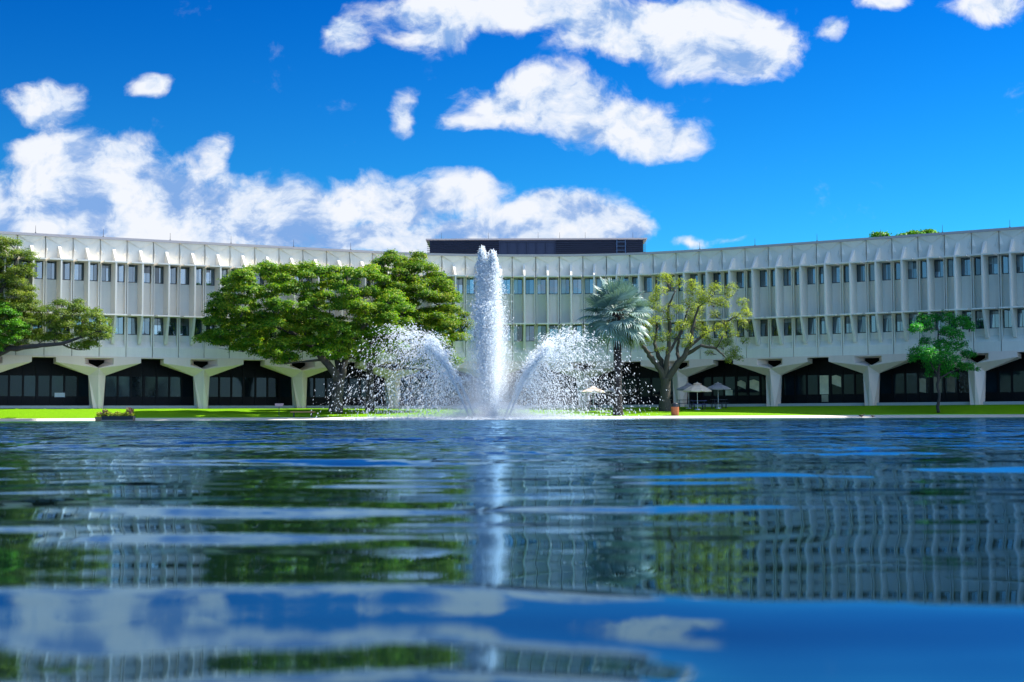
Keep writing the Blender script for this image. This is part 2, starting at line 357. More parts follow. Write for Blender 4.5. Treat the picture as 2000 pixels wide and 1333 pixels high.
# ------------------------------------------------------------------ setting: ground, lawn, kerb, water
def build_setting():
    # far ground sheet
    m, nt, b = new_mat('earth'); N = NT(nt); g = N.n('ShaderNodeNewGeometry').outputs['Position']
    n = N.noise(g, 0.05, 5, 0.6)
    N.link(N.mix(n, (0.03, 0.06, 0.015, 1), (0.07, 0.10, 0.03, 1)), b.inputs['Base Color']); b.inputs['Roughness'].default_value = 1.0
    tag(obj('ground', [(-2500, -2500, -0.6), (2500, -2500, -0.6), (2500, 2500, -0.6), (-2500, 2500, -0.6)], [(0, 1, 2, 3)], m), kind='structure')
    # lawn
    m, nt, b = new_mat('lawn_grass'); N = NT(nt); g = N.n('ShaderNodeNewGeometry').outputs['Position']
    n1 = N.noise(g, 0.25, 4, 0.6); n2 = N.noise(N.mapping(g, sc=(1, 0.35, 1)), 7.0, 4, 0.7)
    c = N.mix(n1, (0.110, 0.310, 0.002, 1), (0.215, 0.420, 0.003, 1))
    c = N.mix(N.math('MULTIPLY', n2, 0.5), c, (0.11, 0.25, 0.002, 1))
    N.link(c, b.inputs['Base Color']); b.inputs['Roughness'].default_value = 0.9; b.inputs['Specular IOR Level'].default_value = 0.1
    bp = N.n('ShaderNodeBump'); bp.inputs['Strength'].default_value = 1.0; bp.inputs['Distance'].default_value = 0.08
    N.link(N.noise(g, 14.0, 4, 0.7), bp.inputs['Height']); N.link(bp.outputs[0], b.inputs['Normal'])
    xs = sorted(set([-500, -200, -100, -70] + list(np.arange(-56, 56, 1.0)) + [70, 100, 200, 500])); V = []; F = []
    ny = 26
    for X in xs:
        yf = facade_y(X)
        for j in range(ny):
            Y = SHORE_Y + 2.36 + (yf + 1.5 - SHORE_Y - 2.36) * j / (ny - 1)
            V.append((X, Y, lawn_z(X, Y) + (0.012 * math.sin(X * 0.7 + Y) if 0 < j < ny - 2 else 0)))
        V.append((X, 700, Z_G))
    k = ny + 1
    for a in range(len(xs) - 1):
        for j in range(k - 1):
            F.append((a * k + j, (a + 1) * k + j, (a + 1) * k + j + 1, a * k + j + 1))
    tag(obj('lawn', V, F, m, smooth=True), kind='structure')
    # pale paved edge rising gently from the water, with a low lip
    mk = concrete('kerb_concrete', (0.66, 0.58, 0.48), 0.10, 0.10)
    kb = MB(); x = -500.0
    while x < 500:
        L = 3.0 if abs(x) < 80 else 60.0; a, b_ = x + 0.012, x + L - 0.012
        kb.hexa([(a, SHORE_Y - .02, -.55), (b_, SHORE_Y - .02, -.55), (b_, SHORE_Y + 2.4, -.55), (a, SHORE_Y + 2.4, -.55),
                 (a, SHORE_Y - .02, .035), (b_, SHORE_Y - .02, .035), (b_, SHORE_Y + 2.4, .205), (a, SHORE_Y + 2.4, .205)]); x += L
    tag(kb.build('kerb', mk), kind='structure')
    # lake water: one sheet, finer towards the viewer's shore, rippled by real waves
    m, nt, b = new_mat('lake_water'); N = NT(nt); g = N.n('ShaderNodeNewGeometry').outputs['Position']
    b.inputs['Base Color'].default_value = (0.003, 0.009, 0.008, 1); b.inputs['Roughness'].default_value = 0.015
    b.inputs['IOR'].default_value = 1.333; b.inputs['Specular Tint'].default_value = (0.66, 0.80, 0.92, 1); b.inputs['Specular IOR Level'].default_value = 0.5
    sp = N.n('ShaderNodeSeparateXYZ'); N.link(g, sp.inputs[0]); Y = sp.outputs[1]
    far = N.maprange(Y, 2.0, 10.0)
    a1 = N.noise(N.mapping(g, sc=(0.60, 0.70, 1)), 3.6, 3, 0.55)
    a2 = N.noise(N.mapping(g, sc=(0.8, 0.22, 1)), 5.0, 2, 0.5)
    near = N.noise(N.mapping(g, sc=(1.0, 1.9, 1)), 4.0, 2, 0.5)
    h = N.math('ADD', N.math('MULTIPLY', a1, 0.050), N.math('MULTIPLY', a2, 0.055))
    h = N.math('ADD', N.math('MULTIPLY', h, far), N.math('MULTIPLY', near, 0.0004))
    bp = N.n('ShaderNodeBump'); bp.inputs['Strength'].default_value = 1.0; bp.inputs['Distance'].default_value = 1.0
    N.link(h, bp.inputs['Height'])
    b.inputs['Specular IOR Level'].default_value = 0.0; b.inputs['Roughness'].default_value = 0.6
    gl = N.n('ShaderNodeBsdfGlossy'); gl.inputs['Color'].default_value = (0.40, 0.67, 0.93, 1); gl.inputs['Roughness'].default_value = 0.012
    fr = N.n('ShaderNodeFresnel'); fr.inputs[0].default_value = 1.333; N.link(bp.outputs[0], gl.inputs['Normal']); N.link(bp.outputs[0], fr.inputs['Normal'])
    ms = N.n('ShaderNodeMixShader'); N.link(fr.outputs[0], ms.inputs[0]); N.link(b.outputs[0], ms.inputs[1]); N.link(gl.outputs[0], ms.inputs[2]); N.link(ms.outputs[0], nt.nodes['Material Output'].inputs[0])
    rat = 1.0042; Ys = [0.42]
    while Ys[-1] * rat < SHORE_Y: Ys.append(Ys[-1] * rat)
    Ys.append(SHORE_Y); Ys = np.array(Ys); T = np.linspace(-0.46, 0.46, 460)
    YY, TT = np.meshgrid(Ys, T, indexing='ij'); XX = TT * YY
    Z = np.zeros_like(YY); rg = np.random.default_rng(5)
    def env(ph):                               # groups of crests that swell and fade along their length
        u_ = XX / (0.28 + 0.16 * YY)
        return 0.80 + 0.50 * np.sin(u_ * 1.25 + ph + 2.1 * np.sin(YY * 1.7 + ph)) + 0.22 * np.sin(u_ * 2.9 - ph * 1.7 + YY)
    def wave(lam, slope, ang, phase, fade=(0, 0), mod=None):
        nonlocal Z
        k = 2 * math.pi / lam; kx, ky = k * math.sin(ang), k * math.cos(ang)
        wgt = np.clip((lam / (YY * 0.0042) - 5) / 8, 0, 1)        # too fine for the mesh out there: left to the bump
        a = slope / k
        A = (1.0 if mod is None else mod) * (1.0 if lam < .25 else env(rg.uniform(0, 6.28)))
        Z += a * wgt * A * np.sin(kx * XX + ky * YY + phase)
    S = R(1)
    # the last few ripples before the viewer: slope of the surface (degrees) against distance
    kY = [.30, .60, .646, .69, .736, .779, .79, .848, .894, .972, 1.032, 1.10, 1.178, 1.372, 1.45, 1.51, 1.58, 1.68, 1.8, 1.9]
    kS = [0.0, .3, -.1, -1.3, -2.3, -1.6, -1.0, .6, 1.7, 1.7, 0.0, -.7, -1.0, -.7, .9, 1.6, .9, -.9, -.4, 0.0]
    rt = np.clip((TT + .02) / .27, 0, 1); rt = rt * rt * (3 - 2 * rt)
    fy = np.linspace(.30, 2.2, 1900); fs = np.interp(fy, kY, kS)
    ker = np.hanning(41); ker /= ker.sum(); fs = np.convolve(fs, ker, 'same')
    pos = np.concatenate([[0], np.cumsum(np.tan(np.radians(np.clip(fs, 0, 9)))[1:] * (fy[1] - fy[0]))])
    neg = np.concatenate([[0], np.cumsum(np.tan(np.radians(np.clip(fs, -9, 0)))[1:] * (fy[1] - fy[0]))])
    Ye = YY + .075 * rt * np.clip(1.7 - YY, 0, 1) / .7 + .010 * np.sin(TT * 17) + .006 * np.sin(TT * 41 + 1)
    lat = .62 + .55 * np.sin(TT * 9.0 + 3.6) + .25 * np.sin(TT * 25 + 1.0)      # the farthest of them swells and fades along its crest
    p0 = np.interp(Ye, fy, pos); pk = np.interp(1.40, fy, pos)
    p0 = np.where(Ye > 1.40, pk + (p0 - pk) * np.clip(lat, -.2, 1.15), p0)
    zz = p0 + np.interp(Ye, fy, neg) * (1 - .25 * rt)
    zz -= zz.mean(axis=0)[None] * 0
    far0 = np.clip((3.4 - YY) / 1.6, 0, 1); far0 = far0 * far0 * (3 - 2 * far0)
    Z += (zz - .004) * far0
    for _ in range(52):
        lam = 0.13 * (10 ** rg.uniform(0, 1.30)); ang = rg.normal(0, 0.24)
        wave(lam, S * (0.42 if lam < .5 else .30) * rg.uniform(0.5, 1.2) * min(1.35, (lam / .35) ** 0.3), ang, rg.uniform(0, 6.28),
             mod=np.clip((.62 if lam < .32 else .24) + 0.42 * (YY - 1.15), (.50 if lam < .32 else .24), 1.35) * (1 - .25 * rt))
    Z *= np.clip((SHORE_Y - YY) / 3.0, 0, 1)
    V = np.stack([XX, YY, Z], -1).reshape(-1, 3); nr, nc = YY.shape
    idx = np.arange(nr * nc).reshape(nr, nc)
    F = np.stack([idx[:-1, :-1], idx[:-1, 1:], idx[1:, 1:], idx[1:, :-1]], -1).reshape(-1, 4)
    # plain outer water joined to the same sheet
    base = len(V); y0, y1 = Ys[0], SHORE_Y; t = 0.46
    ex = np.array([(-500, y1, 0), (-500, -300, 0), (500, -300, 0), (500, y1, 0)], float)
    V = np.vstack([V, ex]); L0, L1, R0, R1 = idx[0, 0], idx[-1, 0], idx[0, -1], idx[-1, -1]
    A, B, C, D = base, base + 1, base + 2, base + 3
    F = np.vstack([F, [[A, B, L0, L1], [B, C, R0, L0], [C, D, R1, R0]]])
    tag(np_obj('lake_water', V, F, m, smooth=True), kind='structure')
build_setting()

# ------------------------------------------------------------------ the office building
def build_building():
    B = empty('office_building', (0, 0, 0), label='long curved pale concrete office building with rows of recessed windows behind the lawn', cat='building')
    # --- one precast panel with its four windows; x along, -y outwards
    hw = PW / 2 - 0.028
    mb = MB()
    SD = 1.12                                   # how far shelf and fin stand out
    def quad(a, b_, c, d_): mb.poly([a, b_, c, d_])
    # parapet face
    quad((-hw, 0, Z_SH1), (hw, 0, Z_SH1), (hw, 0, Z_HEAD), (-hw, 0, Z_HEAD))
    # overhanging triangle below the coping
    a, b_, c = (-hw + .02, -.15, Z_HEAD), (hw - .02, -.15, Z_HEAD), (0, -.004, 13.82)
    mb.poly([a, c, b_]); mb.poly([a, (-hw + .02, -.004, Z_HEAD), c]); mb.poly([b_, c, (hw - .02, -.004, Z_HEAD)])
    # small folded facets at the joints
    for sgn in (-1, 1):
        p1, p2, p3, p4 = (sgn * (hw - .06), -.004, 14.15), (sgn * (hw - .06), -.004, 12.98), (sgn * (hw - .34), -.004, 13.32), (sgn * (hw - .06), -.13, 13.42)
        mb.poly([p1, p3, p4]); mb.poly([p2, p4, p3]); mb.poly([p1, p4, p2])
    # fin on the parapet
    def fin(z0, z1, d0, d1, r0, r1, f0, f1, back=0.0):     # bottom z0 depth d0, top z1 depth d1; half widths root/front
        mb.hexa([(-f0, -d0, z0), (f0, -d0, z0), (r0, back, z0), (-r0, back, z0),
                 (-f1, -d1, z1), (f1, -d1, z1), (r1, back, z1), (-r1, back, z1)])
    fin(Z_SH1 - .002, 13.70, SD - .01, 0.10, 0.14, 0.13, 0.065, 0.11, -0.003)
    fin(Z_SH2 - .002, Z_SH1 - .12, SD - .01, SD - .01, 0.15, 0.15, 0.065, 0.065, 0.30)
    fin(6.15, Z_SH2 - .12, 0.10, SD - .01, 0.12, 0.15, 0.12, 0.07, 0.32)
    # shelves with cut corners
    for z in (Z_SH1, Z_SH2):
        pl = [(-hw, 0.0), (-hw + .02, -.06), (-.90, -SD), (.90, -SD), (hw - .02, -.06), (hw, 0.0), (hw, .3), (-hw, .3)]
        t = .12; i = len(mb.v); n = len(pl)
        for (x, y) in pl: mb.v.append((x, y, z - t))
        for (x, y) in pl: mb.v.append((x, y, z))
        mb.f.append(tuple(i + q for q in range(n))[::-1]); mb.m.append(0); mb.f.append(tuple(i + n + q for q in range(n))); mb.m.append(0)
        for q in range(n): mb.f.append((i + q, i + (q + 1) % n, i + n + (q + 1) % n, i + n + q)); mb.m.append(0)
    # infill wall below each window, ribs at the joints
    WX0, WX1 = 0.15, 0.92
    for (zt, zs, zb) in ((Z_SH1 - .12, Z_SILL1, Z_SH2), (Z_SH2 - .12, Z_SILL2, Z_BOT)):
        for sgn in (-1, 1):
            xa, xb = (WX0, hw - .10) if sgn > 0 else (-hw + .10, -WX0)
            if zb > 6: quad((xa, .30, zb), (xb, .30, zb), (xb, .30, zs), (xa, .30, zs)); mb.poly([(xa, .30, zs), (xb, .30, zs), (xb, .36, zs), (xa, .36, zs)])
            mb.box(sgn * (hw - .105), sgn * hw, -.02, .36, zb if zb > 6 else 5.9, zt)
    # lower wall: slopes out from sill to the foot
    quad((-hw, .30, 6.0), (hw, .30, 6.0), (hw, .30, Z_SILL2), (-hw, .30, Z_SILL2))
    mb.poly([(-hw, .30, Z_SILL2), (hw, .30, Z_SILL2), (hw, .38, Z_SILL2), (-hw, .38, Z_SILL2)])
    quad((-hw, .0, Z_BOT + .004), (hw, .0, Z_BOT + .004), (hw, .0, 5.85), (-hw, .0, 5.85)); quad((-hw, .0, 5.85), (hw, .0, 5.85), (hw, .30, 6.35), (-hw, .30, 6.35))
    mb.poly([(-hw, 0, Z_BOT + .004), (-hw, .3, Z_BOT + .004), (hw, .3, Z_BOT + .004), (hw, 0, Z_BOT + .004)])
    for sgn in (-1, 1):                         # panel edges
        mb.poly([(sgn * hw, 0, Z_SH1), (sgn * hw, .3, Z_SH1), (sgn * hw, .3, Z_HEAD), (sgn * hw, 0, Z_HEAD)])
        mb.poly([(sgn * hw, 0, Z_BOT), (sgn * hw, .3, Z_BOT), (sgn * hw, .3, 5.9), (sgn * hw, 0, 5.9)])
    proto = mb.build('facade_panel', M_conc, B)
    rw = random.Random(17)
    slots = []
    for (zs, zt) in ((Z_SILL1, Z_SH1 - .12), (Z_SILL2, Z_SH2 - .12)):
        for (xa, xb) in ((-WX1, -WX0), (WX0, WX1)):
            var = []
            for v in range(7):
                w = MB(); y = .33; a, b_ = xa + .03, xb - .03; cut = a + (b_ - a) * rw.choice([.42, .5, .58]); zb = zs + .05
                bl = rw.choice([0, 0, .25, .45, .7, 1.0]) if v else 0; bl2 = bl if rw.random() < .5 else 0
                for (p, q, k) in ((a, cut, bl), (cut, b_, bl2)):
                    zc = zt - (zt - zb) * k
                    if k < 1: w.poly([(p, y, zb), (q, y, zb), (q, y, zc), (p, y, zc)], 0)
                    if k > 0: w.poly([(p, y - .004, zc), (q, y - .004, zc), (q, y - .004, zt), (p, y - .004, zt)], 2)
                w.box(cut - .012, cut + .012, y - .02, y + .01, zb, zt, 1)
                w.box(xa - .05, xa + .03, y - .035, y + .02, zs + .003, zt, 1); w.box(xb - .03, xb + .05, y - .035, y + .02, zs + .003, zt, 1)
                w.box(xa + .03, xb - .03, y - .030, y + .02, zs + .003, zs + .05, 1)
                o = w.build('window', M_win, None, mats=[M_win, M_mull, M_blind]); var.append(o.data); bpy.data.objects.remove(o)
            slots.append(var)
    for i in range(I0, I1):
        th = _th[i]; loc = ((JX[i] + JX[i + 1]) / 2, (JY[i] + JY[i + 1]) / 2, 0)
        if i == I0: p = proto
        else: p = proto.copy(); COL.objects.link(p); p.parent = B
        for var in slots: link(bpy.data.objects.new('window', rw.choice(var)), p)
        p.location = loc; p.rotation_euler = (0, 0, -th)
    # --- dark backing behind the joints and upper storeys, roof, rear
    bk = MB(); rf = MB(); cp = MB()
    for i in range(I0, I1):
        a, b_ = P(i, -.40, 0), P(i + 1, -.40, 0)
        bk.poly([(a[0], a[1], Z_BOT), (b_[0], b_[1], Z_BOT), (b_[0], b_[1], Z_HEAD), (a[0], a[1], Z_HEAD)])
        c, d_ = P(i + 1, -17, 0), P(i, -17, 0)
        rf.poly([(a[0], a[1], Z_HEAD), (b_[0], b_[1], Z_HEAD), (c[0], c[1], Z_HEAD), (d_[0], d_[1], Z_HEAD)])
        rf.poly([(d_[0], d_[1], Z_G - .3), (c[0], c[1], Z_G - .3), (c[0], c[1], Z_HEAD), (d_[0], d_[1], Z_HEAD)])
        q = [P(i, .22, 0), P(i + 1, .22, 0), P(i + 1, -.5, 0), P(i, -.5, 0)]
        cp.hexa([(x, y, Z_HEAD + .003) for (x, y, _) in q] + [(x, y, Z_ROOF) for (x, y, _) in q])
    for s in (I0, I1):
        a, b_ = P(s, 0, 0), P(s, -17, 0)
        rf.poly([(a[0], a[1], Z_G - .3), (b_[0], b_[1], Z_G - .3), (b_[0], b_[1], Z_HEAD), (a[0], a[1], Z_HEAD)])
    bk.build('backing_wall', M_dark, B); rf.build('roof', M_roof, B); cp.build('coping', M_cope, B)
    # --- tree shaped columns, one per four panels
    U = 1 / PW
    for ci in range(3 - 8, 48, 4):
        if ci - 2 < I0 or ci + 2 > I1: continue
        mb = MB()
        def Q(u, d, z): return P(ci + u * U, d, z)
        Fd, Bd = 0.06, -1.2
        for sg in (-1, 1):
            def pl(pts):
                pts = [Q(sg * u, d, z) for (u, d, z) in pts]
                mb.poly(pts if sg > 0 else pts[::-1])
            e = 4.19
            # lintels over opening and notch (split so that they follow the curve)
            pl([(0, Fd, 4.98), (1.13, Fd, 4.98), (1.13, Fd, 5.10), (0, Fd, 5.10)])
            pl([(3.29, Fd, 4.99), (e, Fd, 4.99), (e, Fd, 5.10), (3.29, Fd, 5.10)])
            pl([(3.29, Fd, 4.99), (3.29, Bd, 4.96), (e, Bd, 4.96), (e, Fd, 4.99)])
            zb = lambda u: 4.17 + (4.62 - 4.17) * u / 3.29
            pl([(0, Fd, 4.17), (1.13, Fd, zb(1.13)), (1.13, Fd, 4.48)])
            pl([(1.13, Fd, zb(1.13)), (2.1, Fd, zb(2.1)), (2.1, Fd, 5.10), (1.13, Fd, 5.10)])
            pl([(2.1, Fd, zb(2.1)), (3.29, Fd, 4.62), (3.29, Fd, 5.10), (2.1, Fd, 5.10)])
            # top ledge
            pl([(0, Fd, 5.10), (2.1, Fd, 5.10), (e, Fd, 5.10), (e, -.3, 5.10), (2.1, -.3, 5.10), (0, -.3, 5.10)])
            # soffit facets
            sh = (.66, -.72, 3.60)
            pl([(0, Fd, 4.17), sh, (3.29, Fd, 4.62)])
            pl([sh, (3.29, Bd, 4.55), (3.29, Fd, 4.62)])
            pl([sh, (.60, Bd, 3.62), (3.29, Bd, 4.55)])
            # notch side, rear face of the arm
            pl([(3.29, Fd, 4.62), (3.29, Bd, 4.55), (3.29, Bd, 4.96), (3.29, Fd, 4.99)])
            pl([(.60, Bd, 3.62), (0, Bd, 4.24), (.62, Bd, 4.64), (.62, Bd, 4.96), (3.29, Bd, 4.96), (3.29, Bd, 4.55)])
            # funnel opening reveals
            pl([(0, Fd, 4.98), (0, -.95, 4.86), (.62, -.95, 4.86), (1.13, Fd, 4.98)])
            pl([(1.13, Fd, 4.98), (.62, -.95, 4.86), (.62, -.95, 4.62), (1.13, Fd, 4.48)])
            pl([(1.13, Fd, 4.48), (.62, -.95, 4.62), (0, -.95, 4.26), (0, Fd, 4.17)])
            # shaft
            zg = Z_G - .35
            pl([(0, Fd, 4.17), (0, -.10, 3.60), (0, -.10, zg), (.36, -.12, zg), sh])
            pl([sh, (.36, -.06, zg), (.50, -1.0, zg), (.60, Bd, 3.62)])
            pl([(0, Bd, 4.24), (.60, Bd, 3.62), (.50, -1.0, zg), (0, -1.0, zg)])
        mb.build('column', M_col, B)
    # --- ground floor: soffit, plinth, recessed glazing per bay
    so = MB(); pn = MB()
    for i in range(I0, I1):
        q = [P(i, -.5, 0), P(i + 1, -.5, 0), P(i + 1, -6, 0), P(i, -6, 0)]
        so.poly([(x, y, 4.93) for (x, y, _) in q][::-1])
        q = [P(i, -.55, 0), P(i + 1, -.55, 0), P(i + 1, -6, 0), P(i, -6, 0)]
        pn.hexa([(x, y, Z_G - .4) for (x, y, _) in q] + [(x, y, 1.21) for (x, y, _) in q])
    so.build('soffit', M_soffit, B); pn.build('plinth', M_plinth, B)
    for ci in range(1 - 8, 46, 4):
        a = max(ci, I0); b_ = min(ci + 4, I1)
        if b_ - a < 4: continue
        g = MB(); fr = MB(); GD = -3.1
        n = 8
        for k in range(n):
            s0, s1 = a + 4 * k / n, a + 4 * (k + 1) / n
            def V(s, d, z): return P(s, d, z)
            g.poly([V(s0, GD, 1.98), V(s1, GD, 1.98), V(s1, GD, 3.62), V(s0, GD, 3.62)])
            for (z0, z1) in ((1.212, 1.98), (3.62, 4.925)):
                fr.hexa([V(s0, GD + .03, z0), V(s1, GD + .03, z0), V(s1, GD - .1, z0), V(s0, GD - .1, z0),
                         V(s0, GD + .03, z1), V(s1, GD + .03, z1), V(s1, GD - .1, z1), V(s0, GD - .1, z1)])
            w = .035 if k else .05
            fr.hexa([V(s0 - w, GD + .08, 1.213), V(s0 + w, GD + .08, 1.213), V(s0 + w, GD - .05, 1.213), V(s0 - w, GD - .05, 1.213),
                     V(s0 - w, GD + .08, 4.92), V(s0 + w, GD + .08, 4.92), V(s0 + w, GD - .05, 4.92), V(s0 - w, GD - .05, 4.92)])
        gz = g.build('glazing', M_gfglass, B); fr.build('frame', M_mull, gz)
    # --- cream shapes painted as bright reflections on some ground floor panes
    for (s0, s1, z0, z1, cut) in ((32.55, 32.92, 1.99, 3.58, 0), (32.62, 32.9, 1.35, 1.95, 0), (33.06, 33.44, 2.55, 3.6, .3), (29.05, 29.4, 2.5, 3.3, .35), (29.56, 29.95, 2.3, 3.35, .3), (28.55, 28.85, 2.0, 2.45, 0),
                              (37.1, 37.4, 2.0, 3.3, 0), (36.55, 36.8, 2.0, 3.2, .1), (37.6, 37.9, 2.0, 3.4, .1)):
        c = MB(); c.poly([P(s0, -3.06, z0 + cut), P(s1, -3.06, z0), P(s1, -3.06, z1 - cut * .6), P(s0 + (s1 - s0) * .45, -3.06, z1), P(s0, -3.06, z1 - cut * .3)]); c.build('painted_reflection', M_pane_refl, B)
    # --- white notice in a ground floor window (left)
    nt_ = MB(); s = float(np.interp(-34.9, _jx, _ii))
    nt_.hexa([P(s - .19, -3.0, 1.92), P(s + .19, -3.0, 1.92), P(s + .19, -3.02, 1.92), P(s - .19, -3.02, 1.92),
              P(s - .19, -3.0, 2.26), P(s + .19, -3.0, 2.26), P(s + .19, -3.02, 2.26), P(s - .19, -3.02, 2.26)])
    tag(nt_.build('notice_board', plain('notice_white', (.55, .62, .62), .6)), 'small pale square notice in the dark ground floor window at the far left', 'notice')
    # --- lightning rods along the coping
    for px in (68, 200, 331, 450, 572, 683, 1367, 1474, 1595, 1720, 1841, 1973):
        u, _ = px_uv(px, 470); s = I0
        for t in np.linspace(I0, I1, 1600):
            x, y, _z = P(t, 0, 0)
            if x / y >= u: s = t; break
        x, y, _z = P(s, 0.1, 0)
        r = MB(); r.tube([(x, y, Z_ROOF - .05), (x, y, Z_ROOF + .62)], [.022, .010], 6); r.tube([(x, y, Z_ROOF), (x, y, Z_ROOF + .06)], .06, 8)
        r.build('lightning_rod', M_rod, B)
    # --- dark louvred plant room on the roof
    x0, x1, y0, y1, zt = -8.25, 13.1, 138.0, 147.0, 17.42
    core = MB(); core.box(x0 + .25, x1 - .25, y0 + .25, y1, Z_HEAD, zt)
    pr = core.build('plant_room', M_louv, B)
    xm0, xm1 = -1.25, 4.3
    for (xa, xb) in ((x0, xm0), (xm1, x1)):
        lv = MB(); z = 14.6
        while z < zt - .05:
            lv.hexa([(xa, y0 - .02, z), (xb, y0 - .02, z), (xb, y0 + .24, z + .07), (xa, y0 + .24, z + .07),
                     (xa, y0 - .02, z + .035), (xb, y0 - .02, z + .035), (xb, y0 + .24, z + .105), (xa, y0 + .24, z + .105)])
            z += .195
        lv.build('louvre_bank', M_louv, pr)
    mp_ = MB(); x = xm0
    for k in range(7): mp_.box(xm0 + k * .92, xm0 + k * .92 + .07, y0 + .10, y0 + .249, 14.5, zt - .22)
    mp_.box(xm0, xm1, y0 + .15, y0 + .248, zt - .2, zt - .02)
    mp_.build('wall_panel', M_louv, pr)
    cc = MB(); cc.box(x0 - .12, x1 + .12, y0 - .12, y1, zt + .003, zt + .15); cc.build('coping', M_cope, pr)
    ld = MB()
    for xx in (10.25, 11.08): ld.box(xx - .03, xx + .03, y0 - .16, y0 - .10, 14.5, zt)
    for k in range(7): ld.box(10.25, 11.08, y0 - .15, y0 - .11, 14.75 + k * .4, 14.79 + k * .4)
    ld.build('ladder', M_lad2, pr)
    for px in (862, 954, 1051, 1093, 1143, 1236):
        u, _ = px_uv(px, 462); r = MB(); r.tube([(u * 138.1, 138.1, zt + .1), (u * 138.1, 138.1, zt + .75)], [.022, .01], 6)
        r.build('lightning_rod', M_rod, pr)
build_building()

# ------------------------------------------------------------------ trees
def leaf_cards(P0, N0, size, aspect=0.55, rg=RNG):
    """rhombic leaves, centre P0, facing roughly N0"""
    n = len(P0); nrm = N0 + rg.normal(0, .55, (n, 3)); nrm /= np.linalg.norm(nrm, axis=1)[:, None] + 1e-9
    r = rg.normal(0, 1, (n, 3)); t = np.cross(nrm, r); t /= np.linalg.norm(t, axis=1)[:, None] + 1e-9
    b = np.cross(nrm, t); s = (size * rg.uniform(.65, 1.35, n))[:, None]
    a = P0 + t * s * .5; c = P0 - t * s * .5; up = nrm * s * .10
    V = np.stack([a - up, P0 + b * s * aspect * .5 + up, c - up, P0 - b * s * aspect * .5 + up], 1).reshape(-1, 3)
    F = np.arange(4 * n).reshape(n, 4); return V, F
def inpoly(x, y, poly):
    c = False; n = len(poly)
    for i in range(n):
        x1, y1 = poly[i]; x2, y2 = poly[(i + 1) % n]
        if (y1 > y) != (y2 > y) and x < (x2 - x1) * (y - y1) / (y2 - y1 + 1e-12) + x1: c = not c
    return c
def edge_dist(x, y, poly):
    best = 1e9; n = len(poly)
    for i in range(n):
        x1, y1 = poly[i]; x2, y2 = poly[(i + 1) % n]
        dx, dy = x2 - x1, y2 - y1; t = max(0, min(1, ((x - x1) * dx + (y - y1) * dy) / (dx * dx + dy * dy + 1e-9)))
        best = min(best, math.hypot(x - x1 - t * dx, y - y1 - t * dy))
    return best
def crown_clumps(poly, Y, n, rad, depth, seed, flat=.55, tries=30000):
    """clump centres filling a crown whose elevation outline is poly (picture points at distance Y), with real depth"""
    rg = random.Random(seed); pts = [at(x, y, Y) for x, y in poly]; P2 = [(p.x, p.z) for p in pts]
    xs = [p[0] for p in P2]; zs = [p[1] for p in P2]; out = []
    maxd = max(edge_dist(rg.uniform(min(xs), max(xs)), rg.uniform(min(zs), max(zs)), P2) for _ in range(300))
    k = 0
    while len(out) < n and k < tries:
        k += 1
        x = rg.uniform(min(xs), max(xs)); z = rg.uniform(min(zs), max(zs))
        if not inpoly(x, z, P2): continue
        ed = edge_dist(x, z, P2); r = rad * rg.uniform(.65, 1.25)
        if ed < r * .30: continue
        h = depth * math.sqrt(max(0.02, min(1, ed / maxd * 1.3)))
        y = Y + rg.choice([-1, 1]) * h * (rg.random() ** .45)
        if any((x - o[0]) ** 2 + (z - o[2]) ** 2 * 2.2 + (y - o[1]) ** 2 < (.44 * (r + o[3])) ** 2 for o in out): continue
        out.append((x, y, z, r))
    return out
